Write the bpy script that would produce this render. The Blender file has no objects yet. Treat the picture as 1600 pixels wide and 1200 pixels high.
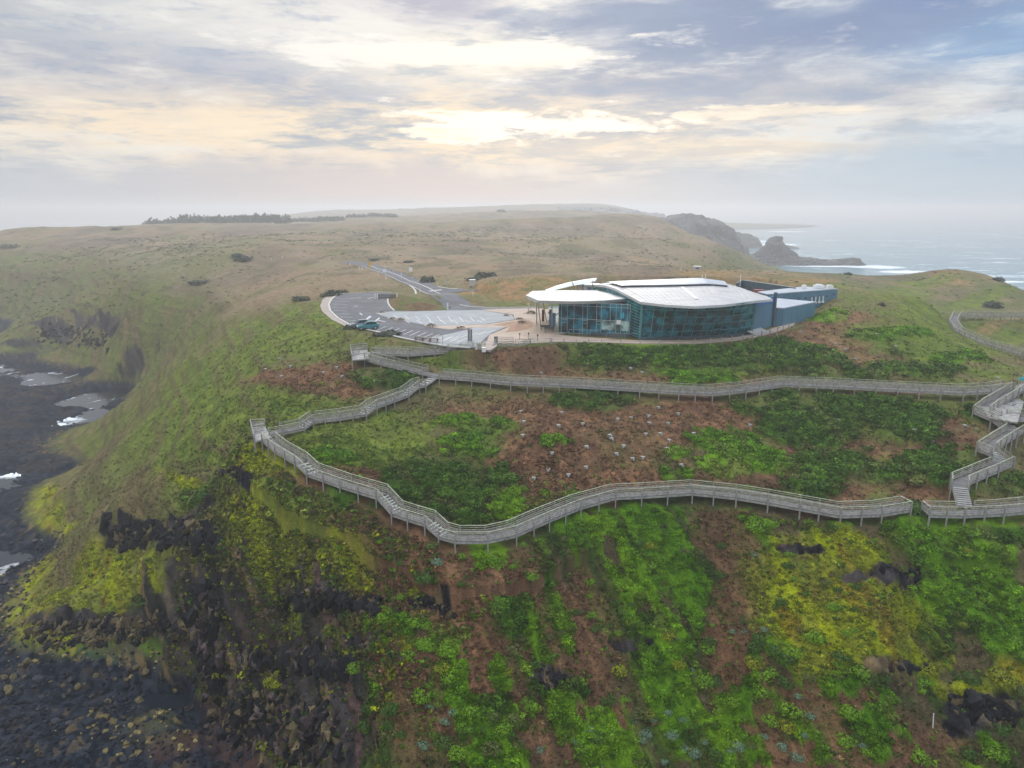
import bpy, bmesh, math, random
import numpy as np
from mathutils import Vector, Matrix
random.seed(7)
RNG = np.random.default_rng(11)
R = math.radians
scene = bpy.context.scene
col = scene.collection

# ---------------------------------------------------------------- camera
CAM_Z = 60.0
PITCH = R(13.5)
FPX = 1142.0                      # focal length in pixels of the 1600 px wide photograph
cam_d = bpy.data.cameras.new('camera'); cam = bpy.data.objects.new('camera', cam_d); col.objects.link(cam)
cam.location = (0, 0, CAM_Z); cam.rotation_euler = (math.pi/2 - PITCH, 0, 0)
cam_d.sensor_width = 36; cam_d.lens = 36*FPX/1600; cam_d.clip_start = 0.5; cam_d.clip_end = 40000
scene.camera = cam
# ---------------------------------------------------------------- light and exposure
SUN_AZ, SUN_EL = R(3.5), R(22)
sd = bpy.data.lights.new('sun', 'SUN'); sd.energy = 1.5; sd.angle = R(11); sd.color = (1, .93, .82)
sun = bpy.data.objects.new('sun', sd); col.objects.link(sun)
sun.rotation_euler = Vector((math.sin(SUN_AZ)*math.cos(SUN_EL), math.cos(SUN_AZ)*math.cos(SUN_EL), math.sin(SUN_EL))).to_track_quat('Z', 'Y').to_euler()
scene.view_settings.view_transform = 'Standard'; scene.view_settings.look = 'None'
scene.view_settings.exposure = 0.0; scene.view_settings.gamma = 1.0; scene.view_settings.use_curve_mapping = False
scene.render.engine = 'CYCLES'
scene.cycles.max_bounces = 6; scene.cycles.diffuse_bounces = 2; scene.cycles.glossy_bounces = 3
scene.cycles.transparent_max_bounces = 12; scene.cycles.volume_bounces = 0
scene.cycles.use_denoising = True

class NT:
    """small helper round a node tree"""
    def __init__(s, tree): s.t = tree; s.n = tree.nodes; s.l = tree.links
    def node(s, typ, **kw):
        n = s.n.new(typ)
        for k, v in kw.items(): setattr(n, k, v)
        return n
    def put(s, sock, v):
        if isinstance(v, bpy.types.NodeSocket): s.l.new(v, sock)
        else: sock.default_value = v
    def m(s, op, a, b=0.0, c=0.0, clamp=False):
        n = s.node('ShaderNodeMath', operation=op, use_clamp=clamp)
        s.put(n.inputs[0], a); s.put(n.inputs[1], b); s.put(n.inputs[2], c)
        return n.outputs[0]
    def ss(s, v, a, b, lo=0.0, hi=1.0):
        n = s.node('ShaderNodeMapRange', interpolation_type='SMOOTHSTEP')
        s.put(n.inputs[0], v); s.put(n.inputs[1], a); s.put(n.inputs[2], b); s.put(n.inputs[3], lo); s.put(n.inputs[4], hi)
        return n.outputs[0]
    def mix(s, f, a, b, mode='MIX'):
        n = s.node('ShaderNodeMix', data_type='RGBA', blend_type=mode)
        s.put(n.inputs[0], f)
        s.put(n.inputs[6], a if isinstance(a, bpy.types.NodeSocket) else (*a[:3], 1))
        s.put(n.inputs[7], b if isinstance(b, bpy.types.NodeSocket) else (*b[:3], 1))
        return n.outputs[2]
    def noise(s, vec, scale, detail=6, rough=.55, dist=0.0, out=0):
        n = s.node('ShaderNodeTexNoise')
        if vec is not None: s.put(n.inputs['Vector'], vec)
        n.inputs['Scale'].default_value = scale; n.inputs['Detail'].default_value = detail
        n.inputs['Roughness'].default_value = rough; n.inputs['Distortion'].default_value = dist
        return n.outputs[out]
    def xyz(s, x, y, z):
        n = s.node('ShaderNodeCombineXYZ'); s.put(n.inputs[0], x); s.put(n.inputs[1], y); s.put(n.inputs[2], z)
        return n.outputs[0]
    def sep(s, v):
        n = s.node('ShaderNodeSeparateXYZ'); s.put(n.inputs[0], v); return n.outputs

def lin(r, g, b):
    f = lambda c: (c/255/12.92) if c <= 10 else ((c/255+.055)/1.055)**2.4
    return (f(r), f(g), f(b))

# ---------------------------------------------------------------- sky
world = bpy.data.worlds.new('World'); scene.world = world; world.use_nodes = True
w = NT(world.node_tree); w.n.clear()
tc = w.node('ShaderNodeTexCoord').outputs['Generated']
dx, dy, dz = w.sep(tc)
az = w.m('MULTIPLY', w.m('ARCTAN2', dx, dy), 57.2958)          # degrees to the right of the view
el = w.m('MULTIPLY', w.m('ARCSINE', dz), 57.2958)
inv = w.m('DIVIDE', 1.0, w.m('ADD', w.m('MAXIMUM', dz, 0.0), 0.07))
P = w.xyz(w.m('MULTIPLY', dx, inv), w.m('MULTIPLY', dy, inv), 0.0)
n_big = w.noise(P, .55, 7, .55, .5)
n_mid = w.noise(w.xyz(w.m('MULTIPLY', dx, inv), w.m('MULTIPLY', w.m('MULTIPLY', dy, inv), 1.3), 4.0), 1.7, 7, .6, .6)
n_dir = w.noise(w.xyz(w.m('MULTIPLY', az, .06), w.m('MULTIPLY', el, .26), 2.0), 1.7, 9, .64, .35)
n_sum = w.m('ADD', w.m('MULTIPLY', n_big, .35), w.m('ADD', w.m('MULTIPLY', n_mid, .25), w.m('MULTIPLY', n_dir, .4)))
def blob(a0, e0, ra, re, soft=1.0, wob=2.2):
    """soft-edged patch of sky, centre and radii in degrees"""
    da = w.m('DIVIDE', w.m('SUBTRACT', az, a0), ra); de = w.m('DIVIDE', w.m('SUBTRACT', el, e0), re)
    d = w.m('SQRT', w.m('ADD', w.m('MULTIPLY', da, da), w.m('MULTIPLY', de, de)))
    d = w.m('ADD', d, w.m('MULTIPLY', w.m('SUBTRACT', n_sum, .5), wob*2))
    return w.ss(d, 1+soft*.6, 1-soft*.6)
c = w.mix(w.ss(n_sum, .43, .56), lin(192, 197, 205), lin(242, 240, 236))
c = w.mix(w.m('MULTIPLY', w.ss(az, 4, 36), .75), c, w.mix(w.ss(n_sum, .42, .58), lin(138, 166, 204), lin(218, 228, 238)))
# warm band low on the left and in the middle
warm = w.m('MULTIPLY', blob(-9, 5.6, 31, 3.8, 1.0, 2.0), w.ss(n_sum, .42, .54))
c = w.mix(w.m('MULTIPLY', warm, .9), c, lin(252, 233, 208))
c = w.mix(w.m('MULTIPLY', blob(-10, 12.8, 14, 3.2, 1.3, 3.5), .65), c, lin(250, 246, 240))
c = w.mix(w.m('MULTIPLY', blob(-1, 10.6, 9, 1.3, 1.3, 3), .75), c, lin(254, 247, 232))
c = w.mix(w.m('MULTIPLY', blob(25, 6.8, 9, 2.2, 1.2, 3), .55), c, lin(238, 233, 226))
# dark blue-grey clouds and blue gaps, upper right
c = w.mix(w.m('MULTIPLY', blob(-5, 14.3, 4.5, 1.4, 1.2, 2.5), .7), c, lin(172, 174, 198))
c = w.mix(w.m('MULTIPLY', blob(12, 12.2, 9.5, 2.8, 1.0, 3.4), .95), c, lin(146, 164, 194))
c = w.mix(w.m('MULTIPLY', blob(16, 8.3, 13, 1.7, 1.4, 3), .6), c, lin(172, 180, 200))
c = w.mix(w.m('MULTIPLY', blob(28, 14.3, 4, 1.3, 1.2, 3), .8), c, lin(138, 166, 208))
c = w.mix(w.m('MULTIPLY', blob(34, 9.6, 7, 1.4, 1.3, 3), .75), c, lin(148, 182, 218))
c = w.mix(w.m('MULTIPLY', blob(24, 11.8, 5, 1.3, 1.3, 3), .6), c, lin(150, 164, 196))
c = w.mix(w.m('MULTIPLY', blob(-24, 8.3, 12, 1.5, 1.5, 3), .55), c, lin(186, 190, 206))
# the gap where the sun stands behind thin cloud
wisp = w.noise(w.xyz(w.m('MULTIPLY', az, .075), w.m('MULTIPLY', el, .36), 7.0), 1.9, 10, .66, .2)
c = w.mix(w.m('MULTIPLY', w.ss(wisp, .49, .64), .5), c, lin(160, 178, 203))
c = w.mix(w.m('MULTIPLY', w.ss(wisp, .47, .34), .40), c, lin(250, 246, 240))
def ragged(a0, e0, ra, re, lo, hi):
    da = w.m('DIVIDE', w.m('SUBTRACT', az, a0), ra); de = w.m('DIVIDE', w.m('SUBTRACT', el, e0), re)
    d2 = w.m('ADD', w.m('MULTIPLY', da, da), w.m('MULTIPLY', de, de))
    fall = w.m('DIVIDE', 1.0, w.m('ADD', 1.0, d2))
    return w.ss(w.m('ADD', w.m('MULTIPLY', fall, .42), w.m('SUBTRACT', 1.0, wisp)), lo, hi)
c = w.mix(w.m('MULTIPLY', ragged(2.5, 5.9, 15, 1.6, .73, .84), .95), c, (1.15, 1.08, .96))
c = w.mix(w.m('MULTIPLY', ragged(-6, 10.8, 16, 1.4, .76, .90), .8), c, (1.04, 1.0, .93))
c = w.mix(w.m('MULTIPLY', ragged(-20, 5.6, 18, 1.4, .76, .90), .7), c, lin(255, 238, 214))
c = w.mix(w.m('MULTIPLY', ragged(17, 6.6, 10, .7, .80, .90), .7), c, lin(252, 240, 222))
c = w.mix(w.m('MULTIPLY', blob(15, 4.3, 12, .7, 1.2, 3.0), .5), c, lin(246, 232, 214))
# fog bank on the horizon
bank_top = w.m('ADD', 3.2, w.m('MULTIPLY', w.m('SUBTRACT', w.noise(w.xyz(w.m('MULTIPLY', az, .1), w.m('MULTIPLY', el, .12), 0.), 1.2, 6, .6, .3), .5), 7.0))
bank_top = w.m('ADD', bank_top, w.ss(az, 14, 30, 0, 1.2))
bank = w.ss(w.m('SUBTRACT', el, bank_top), 1.3, -1.6)
bc = w.mix(w.ss(az, -6, 26), lin(214, 208, 212), lin(196, 211, 225))
bc = w.mix(w.ss(az, -14, -34), bc, lin(204, 209, 218))
c = w.mix(w.m('MULTIPLY', bank, .93), c, bc)
gain = w.m('ADD', 1.0, w.ss(el, 17, 60, 0, 2.4))               # an overcast sky is brightest overhead
gm = w.node('ShaderNodeGamma'); w.put(gm.inputs[0], c); gm.inputs[1].default_value = 1.2; c = gm.outputs[0]
c2 = w.node('ShaderNodeVectorMath', operation='SCALE'); w.put(c2.inputs[0], c); w.put(c2.inputs[3], gain)
bg = w.node('ShaderNodeBackground'); w.put(bg.inputs[0], c2.outputs[0]); bg.inputs[1].default_value = 0.94
sky = w.node('ShaderNodeTexSky', sky_type='NISHITA'); sky.sun_disc = False; sky.sun_elevation = SUN_EL; sky.sun_rotation = SUN_AZ
bg2 = w.node('ShaderNodeBackground'); w.put(bg2.inputs[0], sky.outputs[0]); bg2.inputs[1].default_value = 0.006
add = w.node('ShaderNodeAddShader'); w.l.new(bg.outputs[0], add.inputs[0]); w.l.new(bg2.outputs[0], add.inputs[1])
wo = w.node('ShaderNodeOutputWorld'); w.l.new(add.outputs[0], wo.inputs[0])

# ---------------------------------------------------------------- view geometry (used to lay the site out on the ground)
CP, SP = math.cos(PITCH), math.sin(PITCH)
def ray(u, v):
    cx = (u-800)/FPX; cy = (600-v)/FPX
    return np.array([cx, CP + cy*SP, -SP + cy*CP])
def gp(u, v, z):                     # point of the ray at height z
    d = ray(u, v); t = (z-CAM_Z)/d[2]
    return (d[0]*t, d[1]*t, z)
def dp(u, v, D):                     # point of the ray at forward distance D
    d = ray(u, v); t = D/d[1]
    return (d[0]*t, D, CAM_Z + d[2]*t)

# ---------------------------------------------------------------- numpy noise
def _h(ix, iy, s):
    h = (ix.astype(np.int64)*374761393 + iy.astype(np.int64)*668265263 + s*1442695041) & 0xffffffff
    h = ((h ^ (h >> 13))*1274126177) & 0xffffffff
    return ((h ^ (h >> 16)) & 0xffff)/65535.0
def vnoise(x, y, s=0):
    ix = np.floor(x); iy = np.floor(y); fx = x-ix; fy = y-iy
    fx = fx*fx*fx*(fx*(fx*6-15)+10); fy = fy*fy*fy*(fy*(fy*6-15)+10)
    a = _h(ix, iy, s); b = _h(ix+1, iy, s); c_ = _h(ix, iy+1, s); d = _h(ix+1, iy+1, s)
    return (a*(1-fx)+b*fx)*(1-fy) + (c_*(1-fx)+d*fx)*fy - .5
def fbm(x, y, sc, octv=4, s=0, g=.5):
    r = 0; a = 1.; n = 0; x = x/sc; y = y/sc
    for i in range(octv):
        r = r + a*vnoise(x, y, s+i*17); n += a; a *= g
        x, y = (x*1.62+y*1.18)+5.3, (y*1.62-x*1.18)+9.1
    return r/n*2            # about -1..1
def voro(x, y, sc, s=0):
    """distance to the nearest jittered point (in cells) and that cell's random value"""
    x = x/sc; y = y/sc; ix = np.floor(x); iy = np.floor(y)
    best = np.full(x.shape, 9.); val = np.zeros(x.shape)
    for ox in (-1, 0, 1):
        for oy in (-1, 0, 1):
            cx = ix+ox; cy = iy+oy
            px = cx+_h(cx, cy, s+3); py = cy+_h(cx, cy, s+7)
            d = (x-px)**2+(y-py)**2; k = d < best
            best = np.where(k, d, best); val = np.where(k, _h(cx, cy, s+11), val)
    return np.sqrt(best), val
def sst(x, a, b):
    t = np.clip((x-a)/(b-a), 0, 1); return t*t*(3-2*t)

# ---------------------------------------------------------------- the boardwalk routes (points: photo column, row, deck height; S = a stair flight follows)
WALKS = {
 'entrance': [(758,545,37.5,''),(720,547,37.3,''),(680,550,37.0,''),(640,553,36.7,''),(600,552,36.5,''),(566,551,36.4,'')],
 'upper': [(557,555,36.3,''),(575,560,36.1,''),(600,567,35.6,''),(640,577,34.9,''),(690,588,34.3,''),(740,592,34.2,''),(800,598,34.1,''),(900,602,34.0,''),(1000,608,33.9,''),(1060,612,33.8,''),(1110,614,33.7,''),(1160,609,33.8,''),(1220,600,34.0,''),(1300,603,33.9,''),(1400,608,33.8,''),(1500,613,33.6,''),(1540,611,33.6,''),(1575,606,33.7,'')],
 'west': [(677,589,34.2,'S'),(660,601,33.5,''),(650,603,33.4,'S'),(632,617,32.6,''),(610,625,32.4,''),(582,635,32.2,'S'),(567,646,31.6,''),(530,652,31.5,''),(486,657,31.3,'S'),(471,668,30.7,''),(440,674,30.55,''),(418,678,30.5,'')],
 'south': [(404,675,30.5,''),(420,688,30.3,''),(440,704,30.2,''),(471,722,30.0,'S'),(489,739,29.3,''),(540,757,29.2,''),(597,774,29.1,'S'),(621,800,27.9,''),(645,808,27.85,''),(672,816,27.8,'S'),(693,835,26.9,''),(715,841,26.8,''),(760,841,26.8,''),(800,832,26.9,''),(850,810,27.1,''),(900,790,27.3,''),(957,774,27.5,''),(1000,772,27.6,''),(1080,767,27.8,''),(1150,774,27.7,''),(1200,782,27.5,''),(1250,791,27.3,''),(1310,802,27.1,''),(1370,800,27.1,''),(1414,793,27.2,'')],
 'east': [(1446,801,27.1,''),(1500,802,27.1,''),(1560,799,27.2,''),(1600,795,27.3,''),(1680,786,27.5,'')],
 'zigzag': [(1508,792,27.3,'S'),(1500,762,28.8,''),(1499,754,28.9,''),(1530,741,29.1,''),(1566,726,29.3,'S'),(1552,708,30.6,''),(1541,703,30.7,''),(1560,690,31.0,''),(1586,674,31.3,'S'),(1556,655,32.3,''),(1533,645,32.5,''),(1548,634,32.7,''),(1572,620,33.2,''),(1598,603,33.7,''),(1625,590,34.0,'')],
 'spur': [(1580,654,32.2,''),(1610,653,32.2,''),(1680,650,32.2,'')],
 'far': [(1680,492,33.2,''),(1600,494,33.1,''),(1550,493,33.1,''),(1495,493,33.0,''),(1489,505,32.4,''),(1497,518,31.8,''),(1530,533,31.2,''),(1570,545,30.6,''),(1620,560,30.0,'')],
}

# ---------------------------------------------------------------- terrain: spot heights -> smooth surface -> relief
PTS = []
for u, v, z in [
 # car park and building plateau
 (520,470,37.8),(620,460,37.8),(700,480,37.8),(600,510,37.8),(690,543,37.8),(760,535,37.8),(850,520,37.8),(950,530,37.8),(1050,534,37.8),(1173,523,37.8),(1230,510,37.8),(850,480,37.8),(900,470,37.8),
 (640,440,38),(590,420,38.3),(540,410,39),(480,405,39.3),(840,432,42),(760,444,40.6),(720,456,38.6),(870,468,38),(800,478,38),(670,462,39.2),
 (500,492,37.3),(510,520,36.4),(560,534,36.6),(740,546,36.9),
 (470,500,37),(450,470,36.8),(400,480,34.5),(350,500,31),(430,520,35),(440,600,32.5),(500,580,34),(600,605,33.2),(700,565,35.2),
 (600,700,29),(700,650,31.3),(560,665,30.8),(800,700,29.5),(900,650,31.2),(1000,640,31.8),(900,740,28.3),(700,735,28.0),(660,770,26.7),(750,770,27),(1000,740,28.2),(1100,700,29.8),(850,670,31.6),(950,690,30.8),(1280,690,28.3),(1200,700,29.2),(1300,730,27.3),(1350,690,29.2),(1450,720,28.8),(1400,650,31.3),(1250,650,31),(1480,650,31.2),(1430,775,27),
 (850,560,35.5),(1000,560,36),(1100,570,35.5),(1200,550,36.6),(1300,560,35.6),(1400,560,34.8),(1500,570,33.5),(1350,490,39),(1280,512,37.8),(1420,500,37.5),(1500,525,34.5),(1450,472,37.5),(1380,460,38.5),(1320,445,38.5),(1570,570,32),
 (1490,512,30.6),(1550,503,31),(1600,520,29.3),(1500,482,31.8),(1400,450,35.5),(1550,470,32.5),(1570,540,29.7),
 (1500,430,35),(1430,437,34.5),(1560,442,34),(1600,460,33),(1250,425,37.5),(1100,420,38),(1340,428,36),
 # far plain, left
 (0,450,16),(0,480,7),(0,500,1),(0,520,.8),(0,545,3),(100,500,13),(100,530,6),(50,560,1.5),(100,575,1),(150,580,1.5),(200,600,1.3),(200,560,10),(200,520,17),(200,480,25),(200,440,31),
 # the slope down to the beach, left
 (300,640,22.6),(300,600,24.5),(300,560,25.4),(300,530,24.5),(300,500,25.6),(400,560,32.5),(400,600,31.3),(400,520,32.4),(400,470,35.4),(350,650,27.6),(300,700,23.5),(250,640,17),(230,700,15),(150,760,9),(60,790,3),(100,740,2.5),(200,770,14.5),(450,755,26.8),
 (205,642,1),(110,742,1),(20,800,.9),(90,850,1.5),(20,900,.7),
 # outcrop, spur and cliffs
 (180,800,14.5),(180,850,11),(180,900,8.5),(180,955,6),(180,1012,3),(120,900,6.5),(60,960,5),(60,1012,2.2),(120,960,5.6),(120,1012,2.6),(20,1000,2),(0,1040,1.2),
 (250,790,17),(250,850,14.5),(250,900,12),(250,955,8),(250,1015,3.6),(250,1050,1.8),
 (300,775,19.5),(300,850,17.5),(300,900,15),(300,950,11.1),(300,1010,6.3),(300,1060,2.0),
 (350,750,22.5),(350,850,19.5),(350,900,17),(350,950,13.5),(350,1020,8.3),(350,1080,3.5),(350,1120,1.6),
 (400,740,26.3),(400,800,24),(400,880,19.5),(400,940,15.5),(400,1000,11.5),(400,1060,7.5),(400,1110,4.5),(400,1160,1.8),
 (450,830,23),(450,905,19),(450,945,16.2),(450,990,14),(450,1060,10.5),(450,1130,6.5),(450,1200,3),
 (500,870,22.5),(500,925,19.8),(500,960,17.2),(500,1020,14.3),(500,1100,10.5),(500,1200,6),
 (560,880,22.8),(560,960,18.6),(560,1040,15),(560,1120,11.2),(560,1200,8.5),
 (400,1200,1.2),(300,1200,1),(100,1200,.8),(0,1200,.8),(150,1110,1.3),(0,1080,1),(250,1110,1.6),(280,1120,1.6),(300,1150,1.5),(50,850,.7),(0,720,.35),(60,670,.3),(100,640,.7),(0,630,.4),(0,595,.9),(60,605,.9),(120,610,.9),(-60,600,.8),(-60,700,.3),
 # just outside the lower boardwalk
 (460,742,28.3),(500,770,27.7),(540,788,27.2),(620,828,25.7),(700,864,24.9),(760,864,24.9),(430,712,28.9),(395,698,29.2),(830,842,25.4),(900,814,26.0),(1000,792,26.3),(1100,790,26.4),(1200,803,26.2),(1310,822,25.9),(1420,815,26),(1530,822,26.0)]:
    PTS.append(gp(u, v, z))
# near slope: falls about 40 degrees from the lower boardwalk towards the viewer, with knolls and gullies
for u, z0, D0, off in [(610,27,74,0),(660,26,71.5,0),(710,25.4,70.3,0),(770,25.4,69.6,.4),(840,25.7,72.8,-.3),(900,25.9,76,0),(970,26.2,79,.8),(1040,26.4,79.5,1.2),(1110,26.4,79,-1.8),(1170,26.3,78,-.5),(1240,26,76.5,1.3),(1320,25.8,75,2.2),(1390,25.8,75.3,1.2),(1460,25.9,75.8,-1.6),(1530,25.9,76,.2),(1610,26,77,.5)]:
    for v, k in ((880,.4),(940,.8),(1000,1),(1070,1),(1130,1),(1200,.8)):
        t = -ray(u, v)[2]/ray(u, v)[1]; s_ = .84; D = (60-z0-off*k+s_*D0)/(s_+t); PTS.append(dp(u, v, D))
for u, v, D in [
 (0,420,440),(0,385,520),(100,430,420),(100,400,480),(200,400,400),(300,440,300),(300,400,330),(400,400,330),(400,430,270),(500,400,330),(600,400,330),(800,400,330),(900,400,360),(1000,400,370),
 (200,372,560),(400,370,550),(600,370,550),(800,370,550),(930,375,560),(300,353,850),(400,351,850),(500,350,850),(700,350,850),(900,352,850),
 (600,340,1050),(700,335,1200),(800,331,1250),(900,332,1250),(980,335,1150),(500,344,1050),(200,355,800),(100,357,720),(0,360,680),
 (1000,380,430),(1100,397,470),(1150,413,430),(1000,348,780),(1050,352,720),(1090,366,640),(1120,385,560),
 (850,320,2200),(960,321,2200),(1000,332,2000),(700,326,2300),(500,330,2400)]:
    PTS.append(dp(u, v, D))
for u, D, z in [(1500,330,10),(1500,360,-4),(1600,275,10),(1600,305,-4),(1400,340,12),(1400,370,-4),(1300,330,22),(1300,400,-4),(1200,400,12),(1200,460,-4),(1150,500,0),(1140,700,-4),
 (0,1100,-4),(100,1200,-4),(220,1500,-4),(300,1400,-2),(800,1500,50),(400,2600,-4),(-200,700,0),(-200,2000,-4),(-200,400,-3),
 (0,3400,-4),(400,3400,-4),(800,3400,-4),(1200,3400,-4),(1800,3400,-4),(1050,2000,-4),(1080,1300,-4),(1120,1000,-4),(1100,1500,-4),(1400,800,-4),(1800,1000,-4),(1800,500,-4),
 (0,40,-1),(400,45,-1),(800,45,3),(1200,45,4),(1600,45,4),(0,20,-3),(800,22,-3),(1600,22,-3),(400,12,-3),(1200,12,-3),
 (-400,70,-1),(-400,110,-1),(-400,200,-2),(-400,400,-3),(-400,900,-4),(-150,150,-.5),(-150,250,-.5),(-600,60,-2),(-1000,100,-3),(-1000,400,-4),
 (2000,60,8),(2000,80,20),(2000,110,30),(2000,160,27),(2000,210,18),(2000,270,-4),(2600,80,18),(2600,150,10),(2600,300,-4),(3200,60,8),(3200,150,0)]:
    PTS.append(((u-800)*D/1160, D, z))
def world_walk(name): return [np.array(gp(u, v, z)) for u, v, z, _ in WALKS[name]]
for nm in WALKS:
    pts = world_walk(nm); drop = {'entrance': 1.3, 'upper': 1.15, 'far': 1.0, 'spur': 1.3, 'zigzag': 1.3}.get(nm, 1.1)
    for i, p in enumerate(pts):
        if nm in ('spur',) : continue
        if i % 2 == 0 or i == len(pts)-1: PTS.append((p[0], p[1], p[2]-drop))
PTS = np.array(PTS)
PT_T = np.arctan2(PTS[:,0], PTS[:,1]); PT_L = np.log(np.hypot(PTS[:,0], PTS[:,1]))
def kern(dt, dl): return np.sqrt(dt*dt + dl*dl*1.0 + .02**2)
K = kern(PT_T[:,None]-PT_T[None], PT_L[:,None]-PT_L[None])
zz = PTS[:,2].mean()
WTS = np.linalg.solve(K - np.eye(len(K))*.0006, PTS[:,2]-zz)
G_L = np.linspace(math.log(10), math.log(5200), 620); G_T = np.linspace(R(-75), R(75), 620)
GRID = np.zeros((len(G_L), len(G_T)))
for i, l in enumerate(G_L):
    GRID[i] = kern(G_T[:,None]-PT_T[None], l-PT_L[None]) @ WTS + zz
def base_h(x, y):
    t = np.arctan2(x, y); l = np.log(np.maximum(np.hypot(x, y), 10.01))
    ft = np.clip((t-G_T[0])/(G_T[1]-G_T[0]), 0, len(G_T)-1.001); fl = np.clip((l-G_L[0])/(G_L[1]-G_L[0]), 0, len(G_L)-1.001)
    it = ft.astype(int); il = fl.astype(int); ft = ft-it; fl = fl-il
    return (GRID[il,it]*(1-ft)+GRID[il,it+1]*ft)*(1-fl) + (GRID[il+1,it]*(1-ft)+GRID[il+1,it+1]*ft)*fl
def hit(u, v):
    """where the ray of a photo pixel meets the ground"""
    d = ray(u, v); D = np.exp(np.linspace(math.log(30), math.log(3300), 2600)); t = D/d[1]
    z = CAM_Z + d[2]*t; h = np.maximum(base_h(d[0]*t, D), 0.0); k = np.nonzero(z <= h)[0]
    i = k[0] if len(k) else len(D)-1
    return np.array([d[0]*t[i], D[i], h[i]])

# flat made ground: the car park, forecourt and building pad (outlines at height 38)
PAD_Z = 38.0
CARPARK = [(530,457),(585,455),(655,455),(700,452),(760,470),(830,478),(830,500),(790,518),(775,538),(748,545),(690,540),(640,535),(590,526),(548,513),(520,497),(508,480),(514,465)]
PAD = [(830,478),(940,452),(1180,452),(1270,470),(1262,492),(1230,513),(1170,530),(1080,541),(1000,541),(900,535),(800,543),(775,540)]
def poly_w(px, z=PAD_Z): return [np.array(gp(u, v, z))[:2] for u, v in px]
def poly_sd(x, y, poly):
    """signed distance to a polygon, negative inside"""
    n = len(poly); best = np.full(x.shape, 1e9); ins = np.zeros(x.shape, bool)
    for i in range(n):
        a = poly[i]; b = poly[(i+1) % n]; ex, ey = b-a
        t = np.clip(((x-a[0])*ex+(y-a[1])*ey)/(ex*ex+ey*ey), 0, 1)
        best = np.minimum(best, (x-a[0]-t*ex)**2+(y-a[1]-t*ey)**2)
        c_ = ((a[1] > y) != (b[1] > y)) & (x < ex*(y-a[1])/(ey if abs(ey) > 1e-9 else 1e-9)+a[0]); ins ^= c_
    d = np.sqrt(best); return np.where(ins, -d, d)
FLAT = [poly_w(CARPARK), poly_w(PAD)]
def path_dist(x, y, pts):
    best = np.full(x.shape, 1e9)
    for a, b in zip(pts[:-1], pts[1:]):
        ex, ey = b[0]-a[0], b[1]-a[1]; t = np.clip(((x-a[0])*ex+(y-a[1])*ey)/(ex*ex+ey*ey+1e-9), 0, 1)
        best = np.minimum(best, (x-a[0]-t*ex)**2+(y-a[1]-t*ey)**2)
    return np.sqrt(best)
ROAD_PX = [(752,476),(722,468),(700,459),(672,450),(645,441),(622,431),(600,423),(580,416),(555,411),(520,408),(480,406),(440,405)]
ROAD = [hit(*p) for p in ROAD_PX]
ROAD2_PX = [(668,456),(700,453),(730,452),(770,452)]

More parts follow.
